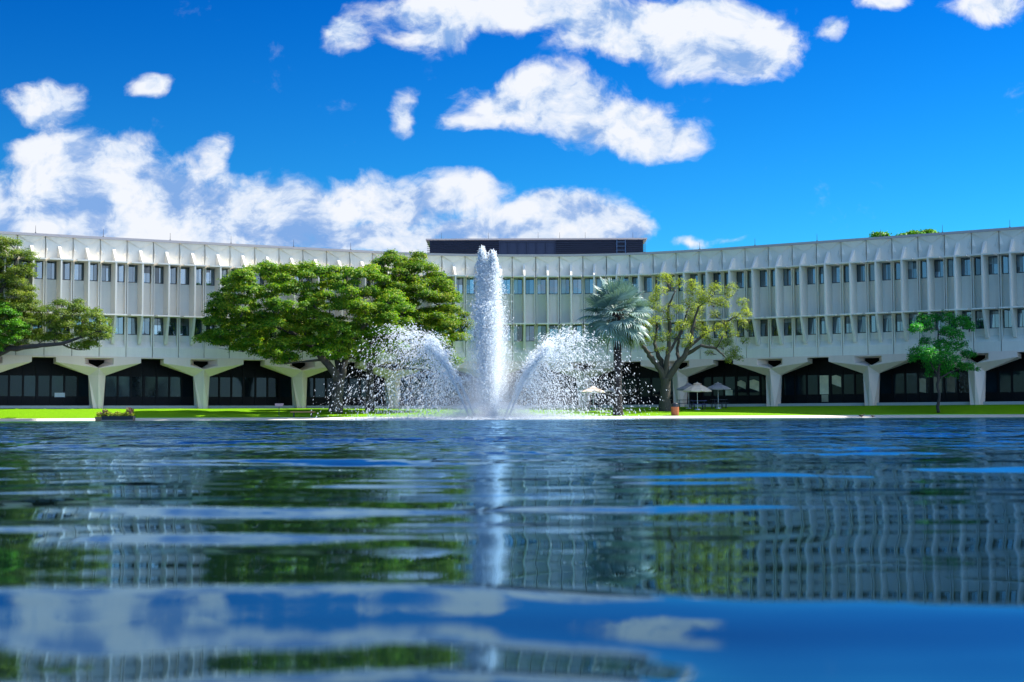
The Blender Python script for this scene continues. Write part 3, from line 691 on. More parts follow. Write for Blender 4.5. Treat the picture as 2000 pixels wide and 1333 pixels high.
def grow(name, label, cat, base, trunk, clumps, per, size, mat, bmat, seed, flat=.55, twigs=True, branch_r=.05, group=None, bottom=.35):
    """trunk: list of limbs, each a list of (x,y,z,r). Branches run from the nearest limb point to each clump."""
    T = empty(name, base, label=label, cat=cat, group=group); bx = Vector(base)
    rg = np.random.default_rng(seed); rr = random.Random(seed)
    tb = MB(); nodes = []
    for limb in trunk:
        L = []
        for (p, q) in zip(limb, limb[1:]):
            for t in np.linspace(0, 1, 5)[:-1]:
                L.append([p[i] + (q[i] - p[i]) * t for i in range(4)])
        L.append(list(limb[-1]))
        for j in range(1, len(L) - 1):
            for i in range(3): L[j][i] += rr.gauss(0, .035)
        tb.tube([Vector(l[:3]) - bx for l in L], [l[3] for l in L], 10)
        nodes += [tuple(l) for l in L[len(L) // 4:]]
    for (x, y, z, r) in sorted(clumps, key=lambda c: c[2]):
        best = min(nodes, key=lambda n_: (n_[0] - x) ** 2 + (n_[1] - y) ** 2 + (n_[2] - z) ** 2 * 1.2 + (40 if n_[2] > z + .4 else 0))
        d = math.dist(best[:3], (x, y, z)); r0 = min(best[3] * .75, branch_r + .018 * d)
        mid = ((best[0] + x) / 2 + rr.gauss(0, .08 * d), (best[1] + y) / 2 + rr.gauss(0, .08 * d), (best[2] + z) / 2 - .06 * d + rr.gauss(0, .04 * d))
        pts = [Vector(best[:3]), Vector(mid), Vector((x, y, z - r * flat * .3))]
        crv = [pts[0] * (1 - t) ** 2 + pts[1] * 2 * t * (1 - t) + pts[2] * t * t for t in (0, .25, .5, .75, 1)]
        rad = [r0 * (1 - .75 * t) for t in (0, .25, .5, .75, 1)]
        tb.tube([p - bx for p in crv], rad, 6)
        nodes += [(p.x, p.y, p.z, q) for p, q in zip(crv[1:], rad[1:])]
        if twigs:
            for _ in range(4):
                e = Vector((rr.gauss(0, .5) * r, rr.gauss(0, .5) * r, rr.uniform(-.2, .5) * r * flat)) + Vector((x, y, z))
                tb.tube([crv[3] - bx, (crv[4] + e) / 2 - bx, e - bx], [.022, .014, .006], 4, cap=False)
    tb.build('trunk', bmat, T, smooth=True)
    PV, PN = [], []
    for (x, y, z, r) in clumps:
        n = int(per * (r ** 2) * rg.uniform(.75, 1.2)); sub = rg.normal(0, 1, (9, 3)); sub /= np.linalg.norm(sub, axis=1)[:, None]
        d = rg.normal(0, 1, (n, 3)); d /= np.linalg.norm(d, axis=1)[:, None]
        d[:, 2] = np.where(d[:, 2] < -bottom, -d[:, 2] * .6, d[:, 2])
        s_ = sub[rg.integers(0, 9, n)]; lump = .62 + .38 * np.clip((d * s_).sum(1), 0, 1)
        rad = r * lump * rg.uniform(.55, 1.06, n) ** .6
        p = d * rad[:, None] * np.array([1, 1, flat]) + np.array([x, y, z])
        p += rg.normal(0, .05, p.shape)
        nn = d + np.array([0, 0, .75]); PV.append(p); PN.append(nn)
    PV = np.vstack(PV); PN = np.vstack(PN)
    V, F = leaf_cards(PV, PN, size, rg=rg); V = V - np.array(base)
    np_obj('crown', V, F, mat, T)
    return T
def limb(Y, *pts):                             # pts: (px, py, radius m, depth offset)
    o = []
    for p in pts:
        dy = p[3] if len(p) > 3 else 0; v = at(p[0], p[1], Y + dy); o.append((v.x, v.y, v.z, p[2]))
    return o
ML_rain = leaves('yellow_green_leaves', (0.030, 0.130, 0.010), (0.150, 0.300, 0.014), (0.400, 0.380, 0.026), .45)
ML_rain2 = leaves('green_leaves', (0.030, 0.120, 0.008), (0.130, 0.240, 0.012), (0.360, 0.340, 0.024), .45)
ML_oak = leaves('oak_leaves', (0.050, 0.115, 0.014), (0.150, 0.220, 0.026), (0.300, 0.320, 0.050), .45)
ML_bright = leaves('bright_green_leaves', (0.030, 0.140, 0.008), (0.090, 0.270, 0.012), (0.200, 0.380, 0.018), .40)
ML_sparse = leaves('olive_leaves', (0.110, 0.160, 0.022), (0.280, 0.330, 0.035), (0.460, 0.480, 0.080), .50)
ML_young = leaves('deep_green_leaves', (0.008, 0.120, 0.016), (0.028, 0.280, 0.024), (0.110, 0.480, 0.030), .40)
MB_dark = bark('dark_bark', (0.045, 0.038, 0.032)); MB_grey = bark('grey_bark', (0.055, 0.048, 0.036)); MB_palm = bark('palm_bark', (0.022, 0.019, 0.020))
def gz(v): return (v.x, v.y, lawn_z(v.x, v.y) - .05)

def build_trees():
    # wide spreading tree left of the fountain
    Y = 111.5
    poly = [(396, 668), (404, 622), (428, 560), (470, 520), (515, 507), (560, 520), (610, 514), (660, 520), (705, 508), (748, 515), (770, 560), (800, 600),
            (812, 655), (790, 690), (750, 700), (715, 716), (672, 716), (630, 704), (595, 692), (560, 718), (522, 712), (488, 690), (440, 692), (402, 690)]
    cl = crown_clumps(poly, Y, 260, 1.1, 4.2, 3)
    b = at(655, 800, Y); base = gz(b)
    tr = [limb(Y, (655, 806, .62), (657, 780, .46), (660, 755, .43), (664, 735, .40)),
          limb(Y, (662, 745, .36), (648, 722, .30, -.3), (632, 702, .27, -.6), (612, 680, .22, -1), (570, 650, .15, -1.5), (520, 630, .08, -2)),
          limb(Y, (664, 742, .34), (672, 718, .28, .3), (676, 695, .24, .5), (690, 660, .18, .8), (730, 620, .12, 1), (760, 590, .07, 1)),
          limb(Y, (664, 735, .28), (655, 690, .2, 1.0), (640, 640, .15, 1.4), (600, 580, .09, 1.5)),
          limb(Y, (674, 700, .2), (700, 690, .14, -1), (740, 660, .08, -2))]
    grow('shade_tree', 'broad spreading tree with yellow green umbrella crown left of the fountain', 'tree', base, tr, cl, 620, .17, ML_rain, MB_dark, 31)
    # its taller neighbour behind the spray
    Y = 117.5
    poly = [(728, 520), (745, 497), (785, 487), (826, 497), (850, 518), (880, 545), (902, 580), (917, 630), (908, 690), (890, 728), (850, 728), (800, 718), (745, 690), (722, 590)]
    cl = crown_clumps(poly, Y, 150, 1.1, 3.6, 5)
    b = at(722, 799, Y); tr = [limb(Y, (722, 803, .40), (722, 760, .32), (722, 720, .30), (724, 690, .26), (745, 640, .2), (790, 570, .12), (795, 530, .06)),
                               limb(Y, (723, 700, .22), (780, 660, .16), (850, 620, .1), (880, 600, .06))]
    grow('shade_tree', 'taller rounded tree behind the left spray, touching the spreading tree', 'tree', gz(b), tr, cl, 620, .17, ML_rain2, MB_dark, 32)
    # live oak reaching in from the left edge
    Y = 107.6
    poly = [(-150, 560), (-120, 500), (-60, 465), (0, 462), (40, 472), (72, 500), (84, 530), (60, 560), (75, 590), (100, 583), (150, 585), (185, 590), (212, 620),
            (243, 652), (236, 672), (200, 676), (165, 690), (128, 672), (60, 676), (30, 690), (-20, 690), (-90, 700), (-150, 690), (-170, 620)]
    cl = crown_clumps(poly, Y, 230, .95, 2.0, 9)
    b = at(-62, 800, Y)
    tr = [limb(Y, (-62, 806, .55), (-60, 760, .42), (-55, 720, .40)), limb(Y, (-56, 730, .34), (-20, 700, .26, -.4), (20, 682, .22, -.8), (70, 676, .17, -1), (120, 672, .13, -1), (170, 655, .08, -1), (205, 645, .04, -1)),
          limb(Y, (-56, 725, .32), (-40, 660, .25), (-10, 590, .18), (20, 530, .1), (35, 500, .05)), limb(Y, (-56, 725, .3), (-100, 650, .2), (-120, 580, .1))]
    grow('oak_tree', 'dark live oak reaching in from the left edge with one long low limb', 'tree', gz(b), tr, cl, 620, .135, ML_oak, MB_dark, 33)
    Y = 105.9
    poly = [(-80, 600), (-40, 580), (5, 585), (30, 600), (50, 628), (52, 660), (25, 672), (6, 690), (-30, 695), (-80, 690)]
    cl = crown_clumps(poly, Y, 50, .8, 1.2, 19)
    b = at(-48, 800, Y); tr = [limb(Y, (-48, 808, .2), (-47, 740, .16), (-44, 690, .13), (-20, 640, .07), (10, 620, .04))]
    grow('small_tree', 'bright green small tree below the oak at the left edge', 'tree', gz(b), tr, cl, 650, .15, ML_bright, MB_grey, 34)
    # open crowned oak right of the palm
    Y = 115.5
    cl = []
    rr = random.Random(4)
    tufts = [(1300, 545, 22), (1292, 570, 20), (1318, 560, 18), (1275, 600, 22), (1285, 628, 20), (1262, 640, 20), (1300, 620, 20), (1350, 570, 26), (1375, 580, 24), (1395, 567, 24),
             (1415, 590, 20), (1420, 570, 14), (1345, 590, 22), (1365, 605, 24), (1395, 612, 18), (1330, 630, 22), (1350, 640, 24), (1375, 640, 22), (1300, 655, 22), (1320, 660, 18),
             (1345, 660, 16), (1398, 640, 18), (1420, 638, 20), (1440, 620, 18), (1452, 606, 14), (1450, 630, 16), (1385, 668, 18), (1405, 672, 20), (1425, 690, 20), (1440, 680, 16),
             (1445, 696, 12), (1420, 668, 16), (1270, 660, 16), (1360, 625, 20), (1310, 590, 14), (1285, 680, 10), (1390, 590, 18)]
    for (x, y) in ((1250, 600), (1262, 615), (1292, 536), (1312, 545), (1335, 548), (1352, 556), (1422, 560), (1440, 592), (1458, 612), (1457, 640), (1432, 655), (1455, 672), (1422, 704), (1384, 690), (1300, 680), (1262, 668),
                   (1330, 600), (1355, 618), (1372, 592), (1404, 588), (1408, 655), (1370, 655), (1342, 676), (1278, 585), (1292, 605), (1318, 640), (1436, 702), (1240, 640), (1272, 630), (1430, 575)):
        tufts.append((x, y, rr.uniform(11, 18)))
    for (x, y, r) in tufts:
        v = at(x + rr.gauss(0, 3), y + rr.gauss(0, 3), Y + rr.gauss(0, 1.6)); cl.append((v.x, v.y, v.z, r * Y / FPX * 1.0))
    b = at(1301, 799, Y)
    tr = [limb(Y, (1301, 806, .60), (1300, 780, .44), (1300, 755, .40), (1300, 738, .40)),
          limb(Y, (1300, 745, .30), (1290, 722, .24), (1273, 700, .22), (1258, 680, .16), (1250, 670, .12), (1262, 655, .07)),
          limb(Y, (1298, 740, .26), (1292, 715, .22, .5), (1286, 695, .18, .7), (1277, 672, .12, 1), (1285, 640, .06, 1)),
          limb(Y, (1300, 742, .26), (1302, 710, .22), (1306, 680, .18), (1308, 645, .14), (1305, 600, .10), (1318, 570, .05), (1300, 550, .03)),
          limb(Y, (1302, 744, .30), (1320, 715, .26, -.3), (1338, 692, .22, -.4), (1350, 670, .16, -.5), (1352, 640, .12, -.5), (1365, 600, .08, -.5), (1395, 575, .04, -.5)),
          limb(Y, (1336, 694, .18), (1370, 676, .13, -.8), (1400, 680, .10, -1), (1415, 697, .05, -1)),
          limb(Y, (1345, 680, .13), (1380, 650, .1, .5), (1420, 630, .07, .5), (1445, 612, .03, .5)),
          limb(Y, (1306, 690, .12), (1330, 650, .09, .8), (1345, 600, .06, .8)),
          limb(Y, (1326, 705, .15), (1322, 680, .12, .7), (1330, 640, .07, .7))]
    grow('oak_tree', 'open oak with bare forking limbs and thin olive tufts right of the palm', 'tree', gz(b), tr, cl, 520, .115, ML_sparse, MB_grey, 35, flat=.8, branch_r=.035, bottom=.8)
    # young tree at the right
    Y = 108.2
    cl = []
    tufts = [(1800, 625, 22), (1825, 620, 22), (1850, 622, 22), (1878, 632, 20), (1893, 640, 12), (1790, 645, 16), (1815, 645, 20), (1845, 650, 22), (1870, 655, 20), (1805, 668, 20),
             (1835, 672, 22), (1865, 675, 18), (1882, 672, 12), (1790, 688, 18), (1815, 694, 22), (1845, 695, 20), (1868, 702, 18), (1890, 695, 14), (1904, 695, 10), (1785, 705, 14),
             (1825, 715, 20), (1850, 716, 20), (1875, 716, 16), (1895, 718, 14), (1910, 722, 8), (1840, 732, 16), (1815, 730, 14), (1862, 735, 10)]
    for (x, y, r) in tufts:
        v = at(x + rr.gauss(0, 2), y + rr.gauss(0, 2), Y + rr.gauss(0, 1.1)); cl.append((v.x, v.y, v.z, r * rr.uniform(.75, 1.3) * Y / FPX))
    b = at(1833, 800, Y); tr = [limb(Y, (1833, 806, .13), (1833, 770, .10), (1832, 735, .10), (1835, 690, .07), (1832, 640, .04)),
                                limb(Y, (1832, 742, .07), (1860, 725, .05), (1895, 718, .03)), limb(Y, (1833, 735, .06), (1815, 705, .04), (1795, 690, .03))]
    grow('young_tree', 'small deep green tree with slender trunk in front of the right wing', 'tree', gz(b), tr, cl, 900, .14, ML_young, MB_dark, 36, flat=.85, bottom=.7)
    # tree tops showing over the roof at the right
    for k, (x, y, w_, lab) in enumerate(((1735, 461, 30, 'leafy tree top peeping over the right roofline, widest of three'),
                                         (1778, 459, 16, 'middle of three tree tops peeping over the right roofline'),
                                         (1814, 457, 8, 'smallest tree top peeping over the right roofline'))):
        Y = 150.0; cl = []
        for q in range(7):
            v = at(x + rr.uniform(-w_, w_), y + rr.uniform(-2, 14), Y + rr.uniform(-2, 2)); cl.append((v.x, v.y, v.z, 1.0))
        for q in range(8):
            v = at(x + rr.uniform(-w_, w_) * 1.3, y + rr.uniform(14, 60), Y + rr.uniform(-2, 2)); cl.append((v.x, v.y, v.z, 1.2))
        v = at(x, 500, Y); tr = [[(v.x, Y, Z_G, .3), (v.x, Y, Z_G + 8, .22), (v.x + .3, Y, Z_G + 13, .14)]]
        grow('background_tree', lab, 'tree', (v.x, Y, Z_G), tr, cl, 300, .28, ML_bright, MB_dark, 50 + k, group='tree tops beyond the roof')
build_trees()

# ------------------------------------------------------------------ palm
def build_palm():
    Y = 108.3; b = at(1207, 813, Y); T = empty('palm_tree', (b.x, b.y, lawn_z(b.x, b.y)), label='silver green fan palm with dark straight trunk right of the fountain', cat='palm tree')
    top = at(1206, 612, Y); H = top.z - T.location.z
    tb = MB(); prof = []
    nseg = 60
    for k in range(nseg + 1):
        t = k / nseg; r = .30 + .16 * math.exp(-t * 14) + .015 * (k % 2) ; prof.append((r * (1 if t < .93 else 1.25), -.1 + t * (H + .1)))
    tb.lathe(prof, 20); tb.build('trunk', MB_palm, T, smooth=False)
    m, nt, bs = new_mat('silver_palm_leaf'); N = NT(nt); geo = N.n('ShaderNodeNewGeometry')
    oi = N.n('ShaderNodeObjectInfo').outputs['Random']
    f = N.math('ADD', N.math('MULTIPLY', geo.outputs['Random Per Island'], .5), N.math('MULTIPLY', oi, .5))
    N.link(N.mix(f, (.11, .22, .19, 1), (.40, .54, .49, 1)), bs.inputs['Base Color']); bs.inputs['Roughness'].default_value = .42
    tr = N.n('ShaderNodeBsdfTranslucent'); tr.inputs[0].default_value = (.14, .24, .10, 1)
    ms = N.n('ShaderNodeMixShader'); ms.inputs[0].default_value = .22; N.link(bs.outputs[0], ms.inputs[1]); N.link(tr.outputs[0], ms.inputs[2])
    N.link(ms.outputs[0], nt.nodes['Material Output'].inputs[0])
    m2 = leaves('old_palm_leaf', (.05, .10, .02), (.12, .17, .04), (.22, .22, .07), .3)
    m3 = plain('dry_palm_fibre', (.10, .06, .03), .9)
    rg = random.Random(21)
    def frond(direction, plen, fr, mat, droop):
        d = direction.normalized(); side = d.cross(Vector((0, 0, 1)))
        if side.length < .1: side = Vector((1, 0, 0))
        side.normalize(); side = (Matrix.Rotation(rg.uniform(-.5, .5), 3, d) @ side); nrm = side.cross(d).normalized()
        mb = MB(); hub = d * plen + Vector((0, 0, -droop * plen * .35)); st = Vector((0, 0, -.05))
        mb.tube([st + d * .15, st + d * plen * .55 + Vector((0, 0, .02)), hub], [.035, .028, .02], 5)
        ax = (hub - d * plen * .5).normalized(); nb = 26
        for k in range(nb):
            a = -2.15 + 4.3 * k / (nb - 1) + rg.gauss(0, .02)
            bd = (d * math.cos(a) + side * math.sin(a)).normalized()
            L = fr * (1 - .22 * abs(a) / 2.15) * rg.uniform(.9, 1.08)
            w = bd.cross(nrm).normalized() * (.032 * fr); up = nrm * (.16 * abs(math.sin(a)) * L)
            dr = Vector((0, 0, -1)) * L
            p0 = hub; p1 = hub + bd * L * .55 + up * .6 + dr * droop * .12; p2 = hub + bd * L * .82 + up + dr * (droop * .30 + .02); p3 = hub + bd * L + up * 1.1 + dr * (droop * .60 + rg.uniform(.02, .10))
            fold = nrm * (.022 * fr)
            i = len(mb.v)
            for p, ww, ff in ((p0, .5, .3), (p1, 1.45, 1), (p2, .9, .7)):
                mb.v += [tuple(p - w * ww), tuple(p + fold * ff), tuple(p + w * ww)]
            mb.v.append(tuple(p3))
            for r_ in (0, 3):
                mb.f += [(i + r_, i + r_ + 1, i + r_ + 4, i + r_ + 3), (i + r_ + 1, i + r_ + 2, i + r_ + 5, i + r_ + 4)]; mb.m += [0, 0]
            mb.f += [(i + 6, i + 7, i + 9), (i + 7, i + 8, i + 9)]; mb.m += [0, 0]
        o = mb.build('frond', mat, T); o.location = (0, 0, H); return o
    n = 52
    for k in range(n):
        t = (k + .5) / n; el = R(82) - R(128) * t ** .85; az = k * 2.399963 + rg.uniform(-.2, .2)
        d = Vector((math.cos(az) * math.cos(el), math.sin(az) * math.cos(el), math.sin(el)))
        frond(d, rg.uniform(1.45, 1.85) * (1.0 if el > 0 else .92), rg.uniform(1.3, 1.6), m, max(0.08, .45 - math.degrees(el) / 140))
    for k in range(5):
        az = 5.2 + k * .5; el = R(-62); d = Vector((math.cos(az) * math.cos(el), math.sin(az) * math.cos(el), math.sin(el)))
        frond(d, 1.3, 1.25, m2, .5)
    fb = MB()
    for k in range(70):                         # fibres, old leaf bases and flower stalks in the heart
        az = rg.uniform(0, 6.28); el = R(rg.uniform(-25, 65)); d = Vector((math.cos(az) * math.cos(el), math.sin(az) * math.cos(el), math.sin(el)))
        L = rg.uniform(.5, 1.25); p = Vector((0, 0, rg.uniform(-.5, .15)))
        fb.tube([p, p + d * L * .6, p + d * L + Vector((0, 0, -.25 * L))], [.04, .025, .01], 5)
    o = fb.build('leaf_base', m3, T); o.location = (0, 0, H)
build_palm()

# ------------------------------------------------------------------ small furniture
M_sand = plain('sand_canvas', (.74, .58, .45), .85, var=.30, scale=3.5); M_greycan = plain('taupe_canvas', (.30, .27, .27), .85, var=.12, scale=3.0)
M_pole = plain('pale_pole', (.55, .55, .56), .4, .4); M_blue = plain('blue_plastic_coat', (.055, .050, .22), .4); M_navy = plain('navy_frame', (.012, .013, .035), .5)
def umbrella(px, y_rim, y_top, half_px, Y, mat, label, open_rot=.2):
    u, _ = px_uv(px, y_rim); x = u * Y; g = lawn_z(x, Y); rim = at(px, y_rim, Y).z - g; top = at(px, y_top, Y).z - g; r = half_px * Y / FPX
    T = empty('patio_umbrella', (x, Y, g), open_rot, label=label, cat='umbrella', group='patio umbrellas by the building')
    mb = MB(); n = 8; vz = top - .07; i0 = 0
    ringr = [(.10, vz), (.30 * r, vz - .07 * (top - rim) / .5 - .03), (.62 * r, rim + (vz - rim) * .50), (r, rim + .04)]
    for j, (rr_, z) in enumerate(ringr):
        for q in range(n * 2):
            a = math.pi * q / n; sc = 1.0 if q % 2 == 0 else .955 + (.01 if j < 2 else 0); mb.v.append((rr_ * sc * math.cos(a), rr_ * sc * math.sin(a), z - (.035 * rr_ / r if q % 2 else 0)))
    for j in range(3):
        for q in range(2 * n): a = j * 2 * n; mb.f.append((a + q, a + (q + 1) % (2 * n), a + 2 * n + (q + 1) % (2 * n), a + 2 * n + q)); mb.m.append(0)
    b0 = len(mb.v)                               # valance
    for q in range(n * 2): x_, y_, z_ = mb.v[3 * 2 * n + q]; mb.v.append((x_ * .995, y_ * .995, z_ - .10))
    for q in range(2 * n): mb.f.append((6 * n + q, 6 * n + (q + 1) % (2 * n), b0 + (q + 1) % (2 * n), b0 + q)); mb.m.append(0)
    mb.build('canopy', mat, T)
    vt = MB(); vt.lathe([(.015, top), (.16 * r, top - .05), (.34 * r, top - .15)], 16); vt.build('vent_cap', mat, T)
    pl = MB(); pl.tube([(0, 0, .0), (0, 0, top + .05)], .028, 10); pl.tube([(0, 0, 0.0), (0, 0, .08)], [.26, .24], 16); pl.build('pole', M_pole, T)
    for q in range(n):
        a = 2 * math.pi * q / n; rb = MB(); rb.tube([(0, 0, vz - .05), (r * .96 * math.cos(a), r * .96 * math.sin(a), rim + .01)], .012, 4); rb.build('rib', M_pole, T)
    return T
umbrella(1362, 764, 747.5, 29, 116.6, M_sand, 'sunlit sandy parasol, in front of the pair beside the open oak')
umbrella(1345, 761, 749, 24.5, 119.6, M_greycan, 'grey parasol partly hidden behind the sunlit sandy one')
umbrella(1402.5, 760, 747.5, 26, 118.4, M_greycan, 'taupe parasol standing alone to the right of the overlapping pair')
umbrella(1158.5, 766, 754.5, 24, 117.5, M_sand, 'sandy parasol seen through the right spray left of the palm')
umbrella(1199, 764, 754.5, 20, 120.0, M_greycan, 'grey parasol half hidden behind the palm trunk')
def picnic(px, Y, rot, label, mat):
    u, _ = px_uv(px, 790); x = u * Y; T = empty('picnic_table', (x, Y, lawn_z(x, Y)), rot, label=label, cat='table', group='picnic tables under the parasols')
    t = MB(); t.box(-.62, .62, -.42, .42, .70, .74); t.build('table_top', mat, T)
    for s in (-1, 1):
        b_ = MB(); b_.box(-.62, .62, s * .72 - .14, s * .72 + .14, .42, .455); b_.build('bench_seat', mat, T)
    for s in (-1, 1):
        f = MB(); f.tube([(s * .45, -.75, .42), (s * .45, -.60, .02)], .025, 8); f.tube([(s * .45, .75, .42), (s * .45, .60, .02)], .025, 8)
        f.tube([(s * .45, -.72, .40), (s * .45, .72, .40)], .022, 8); f.tube([(s * .45, -.25, .70), (s * .45, -.45, .0)], .025, 8); f.tube([(s * .45, .25, .70), (s * .45, .45, .0)], .025, 8)
        f.build('leg', M_navy, T)
picnic(1364, 117.2, .06, 'blue topped picnic table under the sunlit sandy parasol', M_blue)
picnic(1337, 119.9, -.1, 'dark picnic table under the grey parasol by the trash bin side', M_navy)
picnic(1404, 118.9, .15, 'dark picnic table under the lone taupe parasol', M_navy)
picnic(1160, 118.0, .05, 'picnic table behind the right spray under the sandy parasol', M_navy)
picnic(1198, 120.4, -.05, 'picnic table behind the palm trunk under the grey parasol', M_navy)

def small_things():
    # waste bin
    Y = 107.9; v = at(1318.5, 813, Y); T = empty('waste_bin', (v.x, Y, lawn_z(v.x, Y)), .25, label='orange brown waste bin with black lid at the water edge', cat='trash can')
    m = plain('terracotta_slats', (.42, .13, .05), .7, var=.25, scale=20); b = MB()
    for q in range(22):
        a = 2 * math.pi * q / 22; c, s = math.cos(a), math.sin(a); w = .034; r0, r1 = .27, .295
        tx, ty = -s, c
        b.hexa([(c * r1 - tx * w, s * r1 - ty * w, .02), (c * r1 + tx * w, s * r1 + ty * w, .02), (c * r0 + tx * w, s * r0 + ty * w, .02), (c * r0 - tx * w, s * r0 - ty * w, .02),
                (c * r1 - tx * w, s * r1 - ty * w, .66), (c * r1 + tx * w, s * r1 + ty * w, .66), (c * r0 + tx * w, s * r0 + ty * w, .66), (c * r0 - tx * w, s * r0 - ty * w, .66)])
    b.lathe([(.26, .0), (.26, .66)], 22); b.build('slatted_body', m, T)
    l = MB(); l.lathe([(.0, .93), (.20, .92), (.245, .88), (.25, .70), (.30, .70), (.30, .64), (.0, .64)], 24); l.build('lid', plain('black_plastic', (.02, .02, .03), .35), T)
    # sign
    Y = 107.8; v = at(545, 815, Y); T = empty('lawn_sign', (v.x, Y, lawn_z(v.x, Y)), .0, label='small tilted pale sign on a thin dark post by the lake', cat='sign')
    p = MB(); p.box(-.02, .02, -.02, .02, -.05, .86); p.build('post', M_navy, T)
    s = MB(); s.hexa([(-.29, -.06, .80), (.29, -.06, .80), (.29, -.03, .79), (-.29, -.03, .79), (-.34, .10, 1.02), (.34, .10, 1.02), (.34, .13, 1.01), (-.34, .13, 1.01)])
    s.build('sign_board', plain('faded_pink_board', (.42, .28, .27), .5), T)
    # bench
    Y = 107.8; v = at(591.5, 814, Y); T = empty('garden_bench', (v.x, Y, lawn_z(v.x, Y)), .0, label='backless wooden bench on thin dark legs below the spreading tree', cat='bench')
    mw = plain('orange_wood', (.50, .22, .12), .6, var=.2, scale=12); s = MB()
    for k in range(3): s.box(-.92, .92, -.24 + k * .165, -.24 + k * .165 + .15, .34, .40)
    s.build('seat', mw, T)
    for sx in (-.68, .68):
        for sy in (-.16, .16):
            l = MB(); l.box(sx - .025, sx + .025, sy - .02, sy + .02, -.05, .34); l.build('leg', M_navy, T)
    # planter
    Y = 104.55; v = at(224.5, 820, Y); T = empty('planter_box', (v.x, Y, 0), .0, label='long dark planter of yellow green plants and red stalks at the water edge', cat='planter')
    b = MB(); b.hexa([(-.85, -.3, -.1), (1.38, -.3, -.1), (1.38, .3, -.1), (-.85, .3, -.1), (-.88, -.34, .36), (1.42, -.34, .36), (1.42, .34, .36), (-.88, .34, .36)])
    b.build('box', plain('black_box', (.015, .018, .025), .5), T)
    b = MB(); b.hexa([(-1.34, -.27, -.05), (-.86, -.27, -.05), (-.86, .27, -.05), (-1.34, .27, -.05), (-1.40, -.30, .30), (-.89, -.30, .30), (-.89, .30, .30), (-1.40, .30, .30)])
    b.build('end_box', plain('weathered_wood', (.20, .14, .08), .8, var=.3, scale=15), T)
    rl = MB(); rl.box(-.9, 1.40, -.36, -.33, .02, .07); rl.build('rail', plain('grey_rail', (.3, .3, .28), .6), T)
    my = leaves('yellow_green_bedding', (.10, .16, .01), (.26, .30, .02), (.45, .42, .05), .3, nscale=4)
    mr = leaves('red_brown_stalks', (.10, .03, .02), (.20, .08, .05), (.40, .25, .15), .3, nscale=4)
    rg = np.random.default_rng(8); n = 1500
    Pp = np.stack([rg.uniform(-1.35, 1.38, n), rg.uniform(-.28, .28, n), np.zeros(n)], 1); Pp[:, 2] = .36 + rg.uniform(0, 1, n) ** .8 * (.26 + .07 * np.sin(Pp[:, 0] * 9))
    Pp[:, 2] -= np.where(Pp[:, 0] < -.87, .06, 0)
    V, F = leaf_cards(Pp, np.tile([0, -.5, .8], (n, 1)).astype(float), .10, rg=rg); np_obj('foliage', V, F, my, T)
    for cx, hh in ((-.72, .48), (1.12, .66)):
        b = MB(); rr = random.Random(int(hh * 100))
        for q in range(14):
            x = cx + rr.gauss(0, .09); y = rr.gauss(0, .1); h = hh * rr.uniform(.6, 1.1); tx = rr.gauss(0, .10)
            b.tube([(x, y, .3), (x + tx * .5, y, .3 + h * .6), (x + tx, y, .3 + h)], [.016, .012, .008], 5)
            for j in range(5):
                z = .3 + h * (.4 + .12 * j); s = rr.choice([-1, 1]) * .09; b.poly([(x + tx * .7, y, z), (x + tx * .7 + s, y - .03, z + .05), (x + tx * .7 + s * 1.5, y, z + .14), (x + tx * .7 + s * .5, y + .02, z + .10)])
        b.build('red_plant', mr, T)
    # two ducks resting on the kerb
    for (px, hl, lab, flip) in ((1683, .36, 'dark duck resting on the kerb, the plumper of two', 1), (1704, .28, 'slimmer dark duck standing on the kerb right of the other', -1)):
        Y = SHORE_Y + .22; v = at(px, 815, Y); T = MB(); k = hl / .36
        n = 12; rings = []
        prof = [(-.24, .155, .004), (-.20, .13, .03), (-.13, .11, .065), (-.03, .10, .085), (.06, .105, .08), (.12, .13, .06), (.155, .165, .038), (.165, .205, .030), (.185, .228, .034), (.215, .226, .030), (.24, .215, .014), (.285, .205, .010), (.29, .205, .002)]
        for (x, z, r) in prof:
            i0 = len(T.v); rings.append(i0)
            for q in range(n): a = 2 * math.pi * q / n; T.v.append((x * k * flip, r * k * 1.05 * math.cos(a), z * k + r * k * math.sin(a)))
        for a, b_ in zip(rings, rings[1:]):
            for q in range(n): T.f.append((a + q, a + (q + 1) % n, b_ + (q + 1) % n, b_ + q)); T.m.append(0)
        for s in (-1, 1): T.tube([(0, s * .03 * k, .06 * k), (0.005, s * .03 * k, 0.0)], .009, 5)
        o = T.build('duck', plain('duck_feathers', (.035, .028, .024), .7, var=.5, scale=25), smooth=True)
        o.location = (v.x, Y, .035 + .17 * .22 / 2.4); tag(o, lab, 'duck', 'ducks on the kerb')
small_things()

